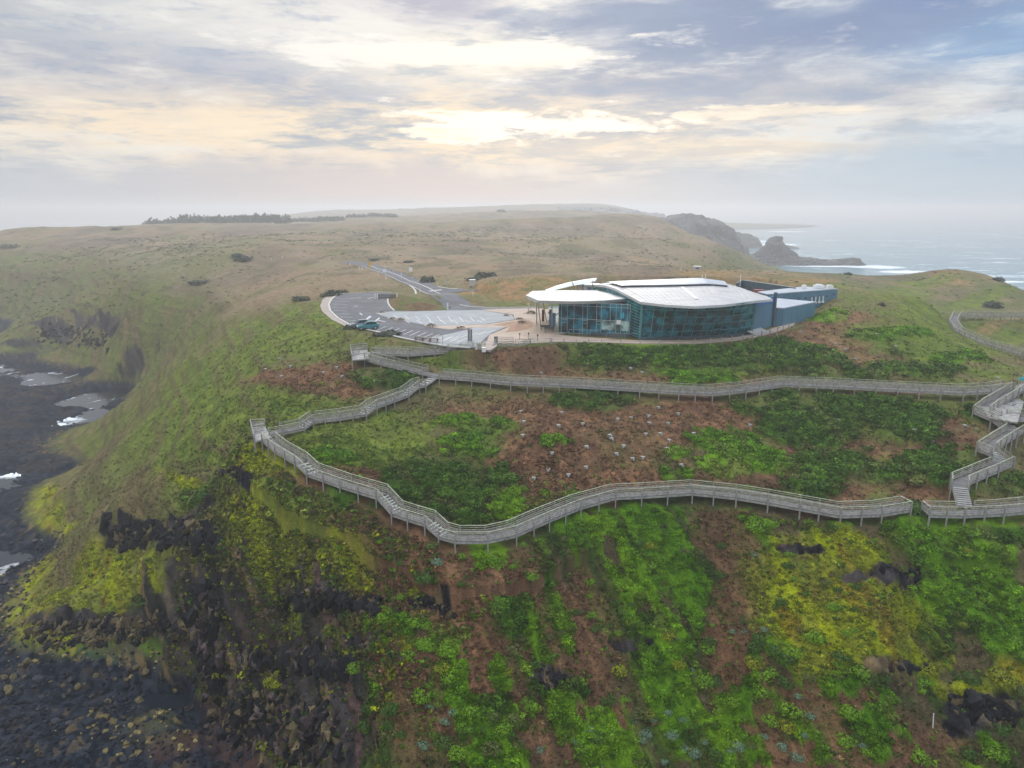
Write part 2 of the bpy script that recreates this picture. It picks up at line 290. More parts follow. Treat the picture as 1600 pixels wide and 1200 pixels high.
# ---------------------------------------------------------------- ground cover patches (photo ellipse -> ellipse on the ground)
def patch(u, v, ru, rv):
    c0 = hit(u, v)[:2]; a = hit(u+ru, v)[:2]; b = hit(u-ru, v)[:2]; up = hit(u, v-rv)[:2]; dn = hit(u, v+rv)[:2]
    ax = (a-b)/2; ay = (up-dn)/2
    c1 = (up+dn)/2
    L = np.linalg.norm(ay); far = np.hypot(*c0)
    if L > far*.5: ay = ay*(far*.5/L); c1 = c0
    if np.linalg.norm(ax) > far*.6: ax *= far*.6/np.linalg.norm(ax)
    M = np.array([ax, ay]).T
    if abs(np.linalg.det(M)) < 1e-3: M = M+np.eye(2)*.5
    return c1, np.linalg.inv(M), max(np.linalg.norm(ax), np.linalg.norm(ay))
GT = 'BGDYRHO'       # brown bracken, bright green, dark green, yellow moss, rock
PATCHES = [(t, *patch(u, v, ru, rv)) for t, lst in (
 ('H', [(430,530,95,35),(480,495,60,22),(350,600,110,45),(300,660,110,40),(250,700,60,40),(470,640,60,20),(550,690,130,40),(600,720,70,25),(400,760,70,35),(450,830,90,40),(350,720,60,20)]),
 ('O', [(790,452,85,14),(850,440,50,8),(1540,515,70,10),(1100,428,60,5),(1270,440,40,6)]),
 ('B', [(960,690,190,62),(1000,650,170,30),(860,720,120,55),(780,640,70,22),(1140,660,90,35),(880,780,110,20),(1000,750,130,18),(830,640,60,20),
        (560,610,35,14),(530,585,60,16),(450,590,70,16),(620,840,110,22),(560,745,90,12),(600,765,60,14),(700,905,160,40),(640,880,90,30),(1120,850,60,42),(1150,930,45,55),
        (660,1000,110,130),(780,1030,150,160),(900,1000,60,110),(880,1150,110,50),(1240,1120,110,60),(1300,1150,170,60),(1140,1050,45,90),(1400,1160,100,40),(1440,810,30,40),(470,760,60,20),
        (850,575,75,22),(770,565,35,14),(1000,592,90,10),(1150,600,60,14),(1240,535,90,18),(1330,505,80,18),(1330,545,40,22),(1390,565,45,16),(1400,612,80,10),(1360,580,60,10),
        (1400,705,80,18),(1330,700,70,20),(1460,665,60,20),(1500,690,35,20),(1320,770,60,18),(1430,770,60,20),(1250,750,40,20),(1290,800,50,10),(1060,585,30,12),(1180,740,60,40),(1240,700,40,30)]),
 ('D', [(700,765,75,40),(640,765,40,30),(540,790,45,18),(700,810,60,12),(950,560,85,20),(880,545,50,10),(1060,560,70,18),(1130,575,70,22),(1250,565,75,20),(1200,545,40,14),(1320,590,80,10),
        (1220,640,80,25),(1260,680,90,30),(1380,650,110,28),(1400,680,60,20),(1300,730,70,22),(1380,740,50,18),(1470,725,70,20),(1480,745,60,16),(1540,650,40,14),(1560,760,60,16),
        (930,628,75,16),(600,590,50,12),(620,605,60,8),(820,555,50,10),(1440,580,90,12),(1420,545,50,16),(1270,770,40,18),(1430,860,60,50),(1480,930,50,60),(1540,870,80,60),(1540,980,60,60),(1450,1000,25,80),(850,900,40,20),(1130,770,60,8),(800,970,30,30),(760,1130,50,40),(870,1090,40,30),
        (320,790,30,15),(180,980,60,20),(1000,1000,40,40),(1300,830,40,10)]),
 ('H', [(250,470,34,9),(740,558,50,10),(700,562,50,10),(1440,510,90,24),(1500,545,90,26),(1420,480,50,16),(1560,580,50,10),(600,660,60,25),(560,700,80,20)]),
 ('G', [(1420,520,30,8),(1500,560,50,10),(1135,695,62,26),(1150,725,75,22),(1060,712,28,10),(1060,745,30,10),(1200,715,28,14),(755,668,60,14),(735,700,50,22),(515,715,38,9),(870,695,22,8),(1040,580,30,11),(1065,592,16,16),
        (1290,492,35,9),(1370,525,40,9),(1010,550,60,10),(1120,590,60,12),(810,790,35,18),(880,775,30,8),(780,800,20,10),
        (745,870,45,20),(860,860,65,25),(920,825,120,20),(960,800,50,14),(1010,880,45,70),(1040,1010,40,60),(960,950,35,50),(1040,1090,55,80),(1100,1160,60,40),(1000,1170,80,30),(1130,795,120,12),(1020,810,60,20),(1060,870,30,60),
        (1180,870,40,20),(1175,835,30,15),(1180,900,25,20),(1500,830,110,20),(1570,815,60,14),(1560,880,50,30),(1500,900,60,50),(1560,940,50,50),(1430,840,30,30),(620,1150,65,55),(560,1110,30,60),(700,1080,30,40),(600,985,60,22),(580,970,40,15),(650,975,20,12),
        (770,1180,70,30),(730,1120,30,30),(860,990,30,50),(880,1120,25,40),(930,1160,30,40),(1230,1030,60,30),(1290,1060,50,30),(1180,1110,60,40),(1240,1140,60,30),(1330,1170,50,30),(1390,1130,30,30),(800,1050,25,25),(700,1000,25,25),(830,1130,50,20),
        (160,1050,120,22),(110,1040,50,25),(220,1010,60,30),(330,885,35,25),(420,1090,25,25),(1520,1190,60,30),(1150,1190,60,30),(1600,1010,60,40),(1440,970,40,40),(1080,930,30,40),(1220,970,60,20),(1370,880,40,25)]),
 ('Y', [(60,795,38,32),(90,830,30,16),(190,905,65,45),(150,940,60,25),(60,920,30,50),(20,980,30,50),(260,930,60,30),(440,890,100,40),(430,850,60,30),(500,880,70,28),(420,970,60,35),(380,810,50,30),(300,760,50,12),(420,740,60,30),(430,1065,28,30),(345,1055,14,14),(400,1020,20,8),(500,1000,30,20),
        (1310,900,90,60),(1260,950,80,50),(1350,970,90,50),(1350,1010,80,35),(1330,860,60,25),(1200,920,40,35),(1400,1030,60,25),(1560,1080,50,25),(1500,1090,40,12),(1250,860,40,20),(1450,1060,30,15),(640,1010,14,14),(380,850,40,20),(60,1010,50,30)]),
 ('H', [(1400,455,60,8),(1520,470,80,12),(1450,440,50,5),(1300,447,40,5),(1580,530,40,10)]),
 ('R', [(255,832,90,17),(200,838,40,15),(150,985,115,18),(270,985,50,20),(320,950,45,35),(325,1000,40,70),(370,930,30,30),(530,938,75,12),(440,1020,80,12),(390,1110,70,70),(480,1060,60,35),(520,1130,50,60),(470,1160,100,50),(680,948,30,9),(360,745,40,10),(560,1010,30,10),
        (1370,905,50,10),(1400,920,40,8),(1540,1112,60,22),(1520,1140,50,20),(870,1065,28,14),(990,1010,40,8),(360,870,30,10),(100,520,80,16),(60,545,50,10),(150,500,40,10),(250,1050,90,20),(1250,870,30,8),(1390,1050,50,10)]),
 ) for u, v, ru, rv in lst]

def weights(x, y):
    """share of each ground cover at a point, painted in order"""
    W = {k: np.zeros(x.shape) for k in GT}
    b0 = base_h(x, y); xs, ys = x+.7*b0, y-1.0*b0       # sheared by the height, so that steep faces do not stretch the pattern
    n1 = fbm(xs, ys, 7, 4, 5); n2 = fbm(xs, ys, 1.6, 3, 31); n3 = fbm(xs, ys, .5, 2, 33); r = np.hypot(x, y)
    brk = sst(fbm(xs, ys, 3.0, 4, 77), -.25, .06)
    for t, c0, Mi, sz in PATCHES:
        k = np.nonzero((np.abs(x-c0[0]) < sz*1.6+3) & (np.abs(y-c0[1]) < sz*1.6+3))[0]
        if not len(k): continue
        px = x[k]-c0[0]; py = y[k]-c0[1]
        q = np.hypot(Mi[0,0]*px+Mi[0,1]*py, Mi[1,0]*px+Mi[1,1]*py) + n1[k]*.42 + n2[k]*min(.6, 1.2/sz+.22) + n3[k]*min(.5, .5/sz+.1)
        soft = .12 if t in 'GDR' else .35
        wgt = 1-sst(q, 1-soft, 1+soft)
        if t in 'GD': wgt = wgt*np.where(r[k] < 85, .08+.92*brk[k], .5+.5*brk[k])
        if t == 'Y': wgt = wgt*(.35+.6*brk[k])
        if t == 'H': wgt = wgt*.85*(.6+.4*brk[k])
        if t == 'B': wgt = wgt*.96*(.78+.22*brk[k])
        for g in GT: W[g][k] *= 1-wgt
        W[t][k] += wgt
    return W

def under_walk(x, y, z):
    for nm in WALKS:
        pts = world_walk(nm)
        if nm == 'spur': continue
        for a, b in zip(pts[:-1], pts[1:]):
            lo = np.minimum(a, b)-4; hi = np.maximum(a, b)+4
            k = np.nonzero((x > lo[0]) & (x < hi[0]) & (y > lo[1]) & (y < hi[1]))[0]
            if not len(k): continue
            e = b-a; t = np.clip(((x[k]-a[0])*e[0]+(y[k]-a[1])*e[1])/(e[0]**2+e[1]**2+1e-9), 0, 1)
            d = np.hypot(x[k]-a[0]-t*e[0], y[k]-a[1]-t*e[1]); cap = a[2]+t*e[2]-.62+np.maximum(d-1.3, 0)*.9
            z[k] = np.where(d < 3.8, np.minimum(z[k], cap), z[k])
            floor = a[2]+t*e[2]-{'entrance': 1.9, 'zigzag': 1.8}.get(nm, 1.25)-np.maximum(d-1.6, 0)*.85
            z[k] = np.where(d < 4, np.maximum(z[k], floor), z[k])
    return z

def surf(x, y, W=None, full=False):
    """final ground height"""
    x = np.atleast_1d(np.asarray(x, float)); y = np.atleast_1d(np.asarray(y, float))
    if W is None: W = weights(x, y)
    r = np.hypot(x, y); b = base_h(x, y)
    e = 1.0
    slope = np.hypot(base_h(x+e, y)-b, base_h(x, y+e)-b)/e
    land = sst(b, 1.2, 5)
    flat = np.full(x.shape, 1e9)
    for p in FLAT:
        flat = np.minimum(flat, poly_sd(x, y, p))
    rd = path_dist(x, y, ROAD)
    calm = sst(flat, 0, 6)*sst(rd, 4, 12)
    amp = (.30+1.5*sst(slope, .25, .9)*(1-.6*sst(slope, 1.2, 2.0)))*(.6+.4*sst(r, 60, 250))+ sst(r, 200, 700)*.8
    z = b + calm*land*(fbm(x, y, 13, 5, 1)*amp + fbm(x, y, 60, 3, 2)*sst(r, 160, 500)*3.0)
    # gullies and ribs running down the steep slopes
    rib = 1-np.abs(fbm(x+.5*b, y-b*1.0, 5.5, 4, 9))*2
    z += calm*land*sst(slope, .4, 1.0)*rib*.5
    z += calm*land*sst(-x, 20, 45)*fbm(b*1.1+x*.06, x*.05+y*.05, 1.0, 3, 143)*.45
    # bushes: domed relief
    near = 1-sst(r, 150, 260)
    if near.max() > 0:
        v1, c1 = voro(x+fbm(x, y, 2, 2, 3)*.5, y-b, 1.15, 5); v2, c2 = voro(x, y-b, .55, 25)
        bump = np.maximum(0, 1-v1*v1*1.6)*(.5+.6*c1)*.55 + np.maximum(0, 1-v2*v2*1.8)*.16
        z += near*calm*bump*(W['D']*1.25+W['G']*.8+W['Y']*.25+W['H']*.3)
        z += near*calm*(fbm(x, y, .9, 3, 61)*.22+.05)*(1-.6*W['R'])*land
    z += (W['D']*.35+W['G']*.15)*sst(r, 60, 90)*calm
    # rock: ledges and blocks
    rk = np.maximum(W['R'], sst(slope+fbm(x+.7*b, y-b, 3.0, 4, 441)*1.1, 1.9, 2.35)*.95)*land
    v3, c3 = voro(x+fbm(x, y, 3, 2, 8)*1.2, y, 1.7, 41); v4, c4 = voro(x, y, .7, 47)
    z += calm*rk*((c3-.5)*1.5+(.5-v3)*.7+(c4-.5)*.55)*np.clip(r/120, .8, 1.1)
    # boulder shore
    sh = 1-sst(b, 1.3, 3.2)
    v5, c5 = voro(x, y, 1.5, 71); v6, c6 = voro(x, y, .62, 73); v7, c7 = voro(x, y, 4.5, 75)
    z += sh*(np.maximum(0, .75-v5)*.75*c5+np.maximum(0, .7-v6)*.45*c6+(c7-.45)*.35*sst(r, 90, 140)+fbm(x, y, 12, 3, 79)*.45*sst(r, 90, 140))*(1-sst(b, -.6, -1.5)*0)
    fz = PAD_Z-.12 - sst(flat, 0, 1)*0
    z = np.where(flat < .6, fz, np.where(flat < 5, fz+(z-fz)*sst(flat, .6, 5), z))
    z = np.where(rd < 9, b+(z-b)*sst(rd, 4.5, 9), z)
    z = under_walk(x, y, z)
    if full: return z, slope, land, sh, rk, calm, flat, rd
    return z
def push(x, y, z, slope, land, rk, calm, flat):
    """shift points out along the slope's own normal so that steep faces are craggy, not draped"""
    e = .8; gx = (base_h(x+e, y)-base_h(x-e, y))/(2*e); gy = (base_h(x, y+e)-base_h(x, y-e))/(2*e); n_ = np.sqrt(gx*gx+gy*gy+1); r = np.hypot(x, y); zb = base_h(x, y)
    rkk = np.clip(rk, 0, 1)*calm*(flat > 5)*(r < 300)
    cr = fbm(x+zb*1.3, y-zb*2.1, 1.6, 4, 201)*.5+(voro(x+zb*.4, zb*1.5-y*.3, 1.3, 205)[1]-.5)*.7
    stp = sst(slope, .7, 1.6)*land*(1-np.clip(rk, 0, 1))*calm*(r < 300)*sst(path_dist(x, y, world_walk('south')), 2, 4)
    a = cr*rkk+stp*(fbm(x+zb*.8, y-zb*1.2, 2.4, 4, 211)*.6+fbm(x+zb*.8, y-zb*1.2, .7, 3, 213)*.25)
    return x-gx/n_*a, y-gy/n_*a, z+a/n_
def place(x, y):
    x = np.asarray(x, float); y = np.asarray(y, float); z, sl, land, sh, rk, calm, fl, rd = surf(x, y, full=True)
    return np.stack(push(x, y, z, sl, land, rk, calm, fl), 1)
def ground(x, y): return float(surf([x], [y])[0])

# ---------------------------------------------------------------- mesh helpers
def np_mesh(name, V, F, smooth=True, attr=None, nper=None):
    """V (n,3); F (m,k) faces of equal size; attr colour per vertex"""
    me = bpy.data.meshes.new(name); V = np.asarray(V, np.float32); F = np.asarray(F, np.int32)
    k = F.shape[1]
    me.vertices.add(len(V)); me.vertices.foreach_set('co', V.ravel())
    me.loops.add(F.size); me.loops.foreach_set('vertex_index', F.ravel())
    me.polygons.add(len(F)); me.polygons.foreach_set('loop_start', np.arange(0, F.size, k, dtype=np.int32)); me.polygons.foreach_set('loop_total', np.full(len(F), k, np.int32))
    me.polygons.foreach_set('use_smooth', np.full(len(F), smooth))
    me.update(calc_edges=True)
    if attr is not None:
        for an, A in attr.items():
            if A.ndim == 2:
                at = me.attributes.new(an, 'FLOAT_COLOR', 'POINT')
                at.data.foreach_set('color', np.concatenate([A, np.ones((len(A), 1))], 1).astype(np.float32).ravel())
            else:
                at = me.attributes.new(an, 'FLOAT', 'POINT'); at.data.foreach_set('value', A.astype(np.float32))
    return me
def tag(o, label=None, cat=None, group=None, kind=None):
    if label: o['label'] = label
    if cat: o['category'] = cat
    if group: o['group'] = group
    if kind: o['kind'] = kind
    return o
def link(name, me, mat=None, parent=None):
    o = bpy.data.objects.new(name, me); col.objects.link(o)
    if mat is not None:
        if isinstance(me, bpy.types.Mesh) and not me.materials: me.materials.append(mat)
    if parent: o.parent = parent
    return o

# ---------------------------------------------------------------- materials
def new_mat(name):
    m = bpy.data.materials.new(name); m.use_nodes = True; t = NT(m.node_tree); t.n.clear()
    b = t.node('ShaderNodeBsdfPrincipled'); o = t.node('ShaderNodeOutputMaterial'); t.l.new(b.outputs[0], o.inputs[0])
    return m, t, b
def plain(name, rgb, rough=.7, var=.25, scale=1.5, metal=0.0, bump=0.0, bscale=20, spec=.5, stretch=None):
    m, t, b = new_mat(name)
    pos = t.node('ShaderNodeTexCoord').outputs['Object']
    if stretch:
        mp = t.node('ShaderNodeMapping'); t.put(mp.inputs[0], pos); mp.inputs['Scale'].default_value = stretch; pos = mp.outputs[0]
    n = t.noise(pos, scale, 6, .6)
    f = t.ss(n, .3, .7, 1-var, 1+var)
    v = t.node('ShaderNodeVectorMath', operation='SCALE'); v.inputs[0].default_value = rgb[:3]; t.put(v.inputs[3], f)
    t.put(b.inputs['Base Color'], v.outputs[0]); b.inputs['Roughness'].default_value = rough; b.inputs['Metallic'].default_value = metal
    b.inputs['Specular IOR Level'].default_value = spec
    if bump:
        bn = t.node('ShaderNodeBump'); bn.inputs['Distance'].default_value = bump; t.put(bn.inputs['Height'], t.noise(pos, bscale, 4)); t.put(b.inputs['Normal'], bn.outputs[0])
    return m
def attr_mat(name, fine=6.0, var=.35, bumpd=.12, rough=.95, spec=.04, trans=False):
    m, t, b = new_mat(name)
    a = t.node('ShaderNodeAttribute', attribute_name='Col'); pos = t.node('ShaderNodeTexCoord').outputs['Object']
    n = t.noise(pos, fine, 5, .7); n2 = t.noise(pos, fine/9, 5, .6)
    f = t.m('MULTIPLY', t.ss(n, .3, .7, 1-var, 1+var), t.ss(n2, .3, .7, 1-var*.6, 1+var*.6))
    v = t.node('ShaderNodeVectorMath', operation='SCALE'); t.put(v.inputs[0], a.outputs['Color']); t.put(v.inputs[3], f)
    t.put(b.inputs['Base Color'], v.outputs[0]); b.inputs['Roughness'].default_value = rough; b.inputs['Specular IOR Level'].default_value = spec
    if bumpd:
        bn = t.node('ShaderNodeBump'); bn.inputs['Distance'].default_value = bumpd; bn.inputs['Strength'].default_value = .8
        t.put(bn.inputs['Height'], t.m('ADD', n, n2)); t.put(b.inputs['Normal'], bn.outputs[0])
    return m
M_GROUND = attr_mat('hill_ground')
M_LEAF = attr_mat('leaves', fine=9, var=.3, bumpd=0, rough=.8, spec=.08)
M_STONE = attr_mat('stones', fine=5, var=.5, bumpd=.08, rough=.8, spec=.12)

# ---------------------------------------------------------------- colours of the ground covers (albedo)
C = lambda *a: np.array(a)
C_GRASS1, C_GRASS2, C_GRASS3 = C(.125,.140,.034), C(.165,.120,.062), C(.075,.090,.026)
C_G1, C_G2 = C(.058,.140,.006), C(.128,.235,.009)
C_H1, C_H2 = C(.066,.105,.016), C(.160,.198,.028)
C_D1, C_D2 = C(.030,.070,.008), C(.065,.130,.012)
C_B1, C_B2 = C(.220,.115,.060), C(.105,.058,.034)
C_Y1, C_Y2 = C(.260,.290,.008), C(.160,.170,.020)
C_R1, C_R2, C_R3 = C(.018,.018,.022), C(.060,.052,.050), C(.24,.165,.075)
C_T1, C_T2, C_T3 = C(.225,.160,.098), C(.165,.145,.066), C(.300,.175,.080)
def L(a, b, w): return a*(1-w[:,None])+b*w[:,None]
def cover_colour(x, y, W, slope, sh, rk):
    n = len(x); one = np.ones((n, 1)); r = np.hypot(x, y); z = base_h(x, y); xo, yo = x, y; x = xo+.7*z; y = yo-1.0*z
    m1 = sst(fbm(x, y, 9, 5, 101), -.25, .25); m2 = sst(fbm(x, y, 2.2, 4, 103), -.3, .3); m3 = sst(fbm(x, y, 30, 4, 105), -.2, .25); m4 = sst(fbm(x, y, .7, 3, 107), -.35, .35)
    c_ = L(one*C_GRASS1, one*C_GRASS2, m1*.8); c_ = L(c_, one*C_GRASS3, m2*.55)
    fg = (1-sst(r, 84, 92))*sst(xo, -22, -12)
    c_ = L(c_, L(one*C(.082,.058,.034), one*C(.042,.032,.021), m2), fg*.75)
    c_ = L(c_, one*C(.035,.065,.014), fg*sst(fbm(x, y, 1.8, 5, 145), -.12, .2)*.8)
    stk = sst(fbm(z*1.1+xo*.06, xo*.05+yo*.05, 1.0, 4, 143), .0, .35)*sst(-xo, 22, 45)
    c_ = L(c_, one*C(.085,.065,.035), stk*.6)
    far = sst(yo, 150, 215)*sst(z, 27, 36)
    right = sst(xo, 10, 60)
    t_ = L(one*C_T1, one*C_T2, sst(fbm(x, y, 25, 5, 111), -.1, .35)*.8)
    t_ = L(t_, one*C_T3, sst(fbm(x, y, 18, 4, 113), .0, .4)*.7*right*(1-sst(r, 300, 420)))
    t_ = L(t_, one*C(.085,.085,.042), sst(fbm(x, y*.5, 9, 5, 115), .05, .35)*.6)
    t_ = L(t_, one*C(.11,.085,.065), sst(fbm(x*.6, y*.35, 22, 5, 116), .0, .3)*.5)
    t_ = L(t_, one*C(.27,.205,.145), sst(fbm(x, y*.6, 15, 5, 118), .15, .4)*.4)
    t_ = L(t_, one*C(.105,.125,.045), sst(xo, 45, 90)*(1-sst(r, 300, 400))*sst(fbm(x, y, 8, 4, 119), -.3, .2)*.75)
    t_ = L(t_, one*C(.13,.17,.075), sst(-xo, 70, 240)*(1-sst(r, 330, 560))*.65)
    c_ = L(c_, t_, far)
    c_ = L(c_, L(one*C_H1, one*C_H2, m2*.6+m4*.4), W['H'])
    c_ = L(c_, one*C(.12,.085,.045), W['H']*stk*.7)
    c_ = L(c_, L(one*C_T3*.9, one*C(.13,.14,.05), m2*.7), W['O'])
    c_ = L(c_, L(one*C_B1, one*C_B2, np.maximum(m2, m4)*.8), W['B'])
    c_ = L(c_, L(one*C_D1, one*C_D2, m4*.8+.1), W['D'])
    c_ = L(c_, L(one*C_G1, one*C_G2, m4*.4+m1*.6), W['G'])
    ym = L(one*C_Y1, one*C_Y2, m2*.7); ym = L(ym, one*C(.24,.14,.02), sst(fbm(x, y, 1.4, 3, 117), .25, .5)*.6)
    c_ = L(c_, ym, W['Y'])
    rockc = L(one*C_R1, one*C_R2, m2); v, cc = voro(x, y, 1.1, 131)
    rockc = L(rockc, one*C_R3, sst(cc, .72, .86)*sst(fbm(x, y, 5, 3, 133), -.1, .3)*.7)
    rockc = L(rockc, one*C(.15,.085,.075), sst(fbm(x, y, 4, 3, 135), .15, .4)*.6*(1-sst(r, 75, 90)))
    c_ = L(c_, rockc, np.clip(rk, 0, 1))
    shc = L(one*C(.009,.013,.020), one*C(.028,.034,.045), m4)
    shc = L(shc, one*C(.075,.040,.032), sst(fbm(x, y, 7, 4, 137), .12, .45)*.7*(1-sst(r, 88, 100)))
    shc = L(shc, one*C(.07,.05,.04), sst(fbm(x, y, 6, 4, 139), .2, .4)*sst(yo, 140, 175)*.4)
    v, cc = voro(x, y, .8, 141)
    shc = L(shc, one*C_R3*.8, sst(cc, .80, .9)*np.exp(-((z-2.4)/1.2)**2)*.9)
    c_ = L(c_, shc, sh)
    return c_

# ---------------------------------------------------------------- ground sheet
tt = np.concatenate([np.linspace(R(-75), R(-43), 50)[:-1], np.linspace(R(-43), R(43), 860), np.linspace(R(43), R(75), 50)[1:]])
ll = np.concatenate([np.linspace(math.log(12), math.log(50), 30)[:-1], np.linspace(math.log(50), math.log(145), 520)[:-1], np.linspace(math.log(145), math.log(330), 210)[:-1], np.linspace(math.log(330), math.log(3600), 240)])
TT, LL = np.meshgrid(tt, ll); X = (np.exp(LL)*np.sin(TT)).ravel(); Y = (np.exp(LL)*np.cos(TT)).ravel()
W_ = weights(X, Y)
Z, slope_, land_, sh_, rk_, calm_, flat_, rd_ = surf(X, Y, W_, full=True)
COLR = cover_colour(X, Y, W_, slope_, sh_, rk_)
nl, nt = len(ll), len(tt)
V3 = np.stack(push(X, Y, Z, slope_, land_, rk_, calm_, flat_), 1)
idx = np.arange(nl*nt).reshape(nl, nt)
F = np.stack([idx[:-1,:-1], idx[:-1,1:], idx[1:,1:], idx[1:,:-1]], -1).reshape(-1, 4)[:,::-1]
hill = link('hills', np_mesh('hills', V3, F, True, {'Col': COLR}), M_GROUND); tag(hill, kind='structure', label='green and brown headland with grass, bracken, moss and black rock')
print('ground', len(V3))

# ---------------------------------------------------------------- sea
m, t, b = new_mat('sea_water')
pos = t.node('ShaderNodeTexCoord').outputs['Object']
sx, sy, sz = t.sep(pos)
dist = t.m('SQRT', t.m('ADD', t.m('MULTIPLY', sx, sx), t.m('MULTIPLY', sy, sy)))
crest = t.noise(t.xyz(t.m('MULTIPLY', sx, .010), t.m('MULTIPLY', sy, .022), 0.), 1.0, 9, .68, .8)
frag = t.noise(t.xyz(t.m('MULTIPLY', sx, .05), t.m('MULTIPLY', sy, .09), 3.), 1.0, 8, .7, .6)
east = t.m('MULTIPLY', t.ss(sx, 60, 160), t.ss(sy, 200, 300))
foam_glint = t.m('MULTIPLY', t.ss(t.m('ADD', crest, t.m('MULTIPLY', frag, .55)), .79, 1.0), t.m('MULTIPLY', east, .75))
def white_blob(cx, cy, ra, rb):
    a = t.m('DIVIDE', t.m('SUBTRACT', sx, cx), ra); c_ = t.m('DIVIDE', t.m('SUBTRACT', sy, cy), rb)
    d = t.m('ADD', t.m('SQRT', t.m('ADD', t.m('MULTIPLY', a, a), t.m('MULTIPLY', c_, c_))), t.m('MULTIPLY', t.m('SUBTRACT', frag, .5), 2.6))
    return t.ss(d, 1.15, .55)
for (u, v, ra, rb) in [(1370,417,34,26),(1430,425,40,20),(1300,416,50,12),(1240,412,50,14),(1170,377,50,50),(1215,382,40,40),(1500,432,40,14),(1420,448,30,8),(1560,440,30,10),(1150,402,30,30),(1230,362,60,40),(30,690,13,9),(60,668,9,6),(20,740,7,4),(90,655,10,4)]:  # white patches: surf round the rocks, and the left shore pools
    g = gp(u, v, 0); foam_glint = t.m('MAXIMUM', foam_glint, white_blob(g[0], g[1], ra, rb))
gl_ = t.noise(t.xyz(t.m('MULTIPLY', sx, .22), t.m('MULTIPLY', sy, .12), 5.), 1.0, 6, .65, .8)
foam_glint = t.m('MAXIMUM', foam_glint, t.m('MULTIPLY', t.ss(gl_, .57, .72), t.m('MULTIPLY', t.ss(sx, -60, -75), t.ss(sy, 380, 260))))  # pale flecks painted in for wet glints along the left shore
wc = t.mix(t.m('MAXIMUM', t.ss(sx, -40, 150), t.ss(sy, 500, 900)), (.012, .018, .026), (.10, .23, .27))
wc = t.mix(t.m('MULTIPLY', t.ss(sx, -60, -160), t.ss(sy, 800, 1000)), wc, (.42, .47, .50))  # far-left water painted pale, in place of the bright sky it would reflect
t.put(b.inputs['Base Color'], t.mix(foam_glint, wc, (.80, .83, .86)))
t.put(b.inputs['Roughness'], t.m('ADD', .12, t.m('MULTIPLY', foam_glint, .7)))
b.inputs['IOR'].default_value = 1.33
bn = t.node('ShaderNodeBump'); bn.inputs['Strength'].default_value = .9
t.put(bn.inputs['Distance'], t.ss(sx, -60, 150, .05, 2.0))
h1 = t.noise(t.xyz(t.m('MULTIPLY', sx, .03), t.m('MULTIPLY', sy, .06), 0.), 1.0, 8, .62, .4)
t.put(bn.inputs['Height'], h1); t.put(b.inputs['Normal'], bn.outputs[0])
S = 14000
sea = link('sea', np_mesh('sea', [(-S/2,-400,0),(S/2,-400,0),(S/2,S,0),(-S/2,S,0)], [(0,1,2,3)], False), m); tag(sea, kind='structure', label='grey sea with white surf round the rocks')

# ---------------------------------------------------------------- vegetation that nobody could count: merged leaf clumps
def leaf_dome(n, seed, leaf=.2, flat=.75, lo=.72):
    """n little triangles spread through a dome of radius 1; returns (n*3,3)"""
    g = np.random.default_rng(seed)
    d = g.normal(size=(n, 3)); d[:,2] = np.abs(d[:,2])*1.0-.12; d /= np.linalg.norm(d, axis=1)[:,None]
    lump = 1+.16*np.sin(d[:,0]*5+seed)*np.cos(d[:,1]*6+seed*2)+.1*np.sin(d[:,2]*9+seed)
    p = d*(g.uniform(lo, 1.0, n)*lump)[:,None]*np.array([1, 1, flat])
    nrm = d+g.normal(size=(n, 3))*.45; nrm /= np.linalg.norm(nrm, axis=1)[:,None]
    a = np.cross(nrm, g.normal(size=(n, 3))); a /= np.linalg.norm(a, axis=1)[:,None]; b_ = np.cross(nrm, a)
    s = leaf*g.uniform(.6, 1.3, n)[:,None]
    return np.stack([p+a*s, p-a*s*.5+b_*s*.8, p-a*s*.5-b_*s*.8], 1).reshape(-1, 3)
def tuft(n, seed):
    g = np.random.default_rng(seed); an = g.uniform(0, 6.28, n); ln = g.uniform(.5, 1.1, n); r0 = g.uniform(0, .35, n)
    bx = np.cos(an)*r0; by = np.sin(an)*r0; lean = g.uniform(.25, .8, n)
    tip = np.stack([bx+np.cos(an)*lean, by+np.sin(an)*lean, ln*.75], 1); wd = .11
    p1 = np.stack([bx-np.sin(an)*wd, by+np.cos(an)*wd, np.full(n, -.1)], 1); p2 = np.stack([bx+np.sin(an)*wd, by-np.cos(an)*wd, np.full(n, -.1)], 1)
    return np.stack([p1, p2, tip], 1).reshape(-1, 3)
def scatter(name, variants, P, S, SZ, COL, mat, label, lvar=.42, kind='stuff'):
    Vs, Cs = [], []
    n = len(P); which = RNG.integers(0, len(variants), n); rot = RNG.uniform(0, 6.28, n)
    for k, var in enumerate(variants):
        m_ = np.nonzero(which == k)[0]
        if not len(m_): continue
        c_, s_ = np.cos(rot[m_])[:,None], np.sin(rot[m_])[:,None]
        x = (var[None,:,0]*c_-var[None,:,1]*s_)*S[m_][:,None]+P[m_][:,0:1]; y = (var[None,:,0]*s_+var[None,:,1]*c_)*S[m_][:,None]+P[m_][:,1:2]
        z = var[None,:,2]*SZ[m_][:,None]+P[m_][:,2:3]
        Vs.append(np.stack([x, y, z], -1).reshape(-1, 3))
        nt_ = len(var)//3
        cc = COL[m_][:,None,:]*(1+RNG.uniform(-lvar, lvar, (len(m_), nt_, 1)))
        Cs.append(np.repeat(cc, 3, axis=1).reshape(-1, 3))
    V = np.concatenate(Vs); Cc = np.concatenate(Cs)
    o = link(name, np_mesh(name, V, np.arange(len(V)).reshape(-1, 3), False, {'Col': Cc}), mat); tag(o, kind=kind, label=label)
    print(name, n, len(V)//3); return o
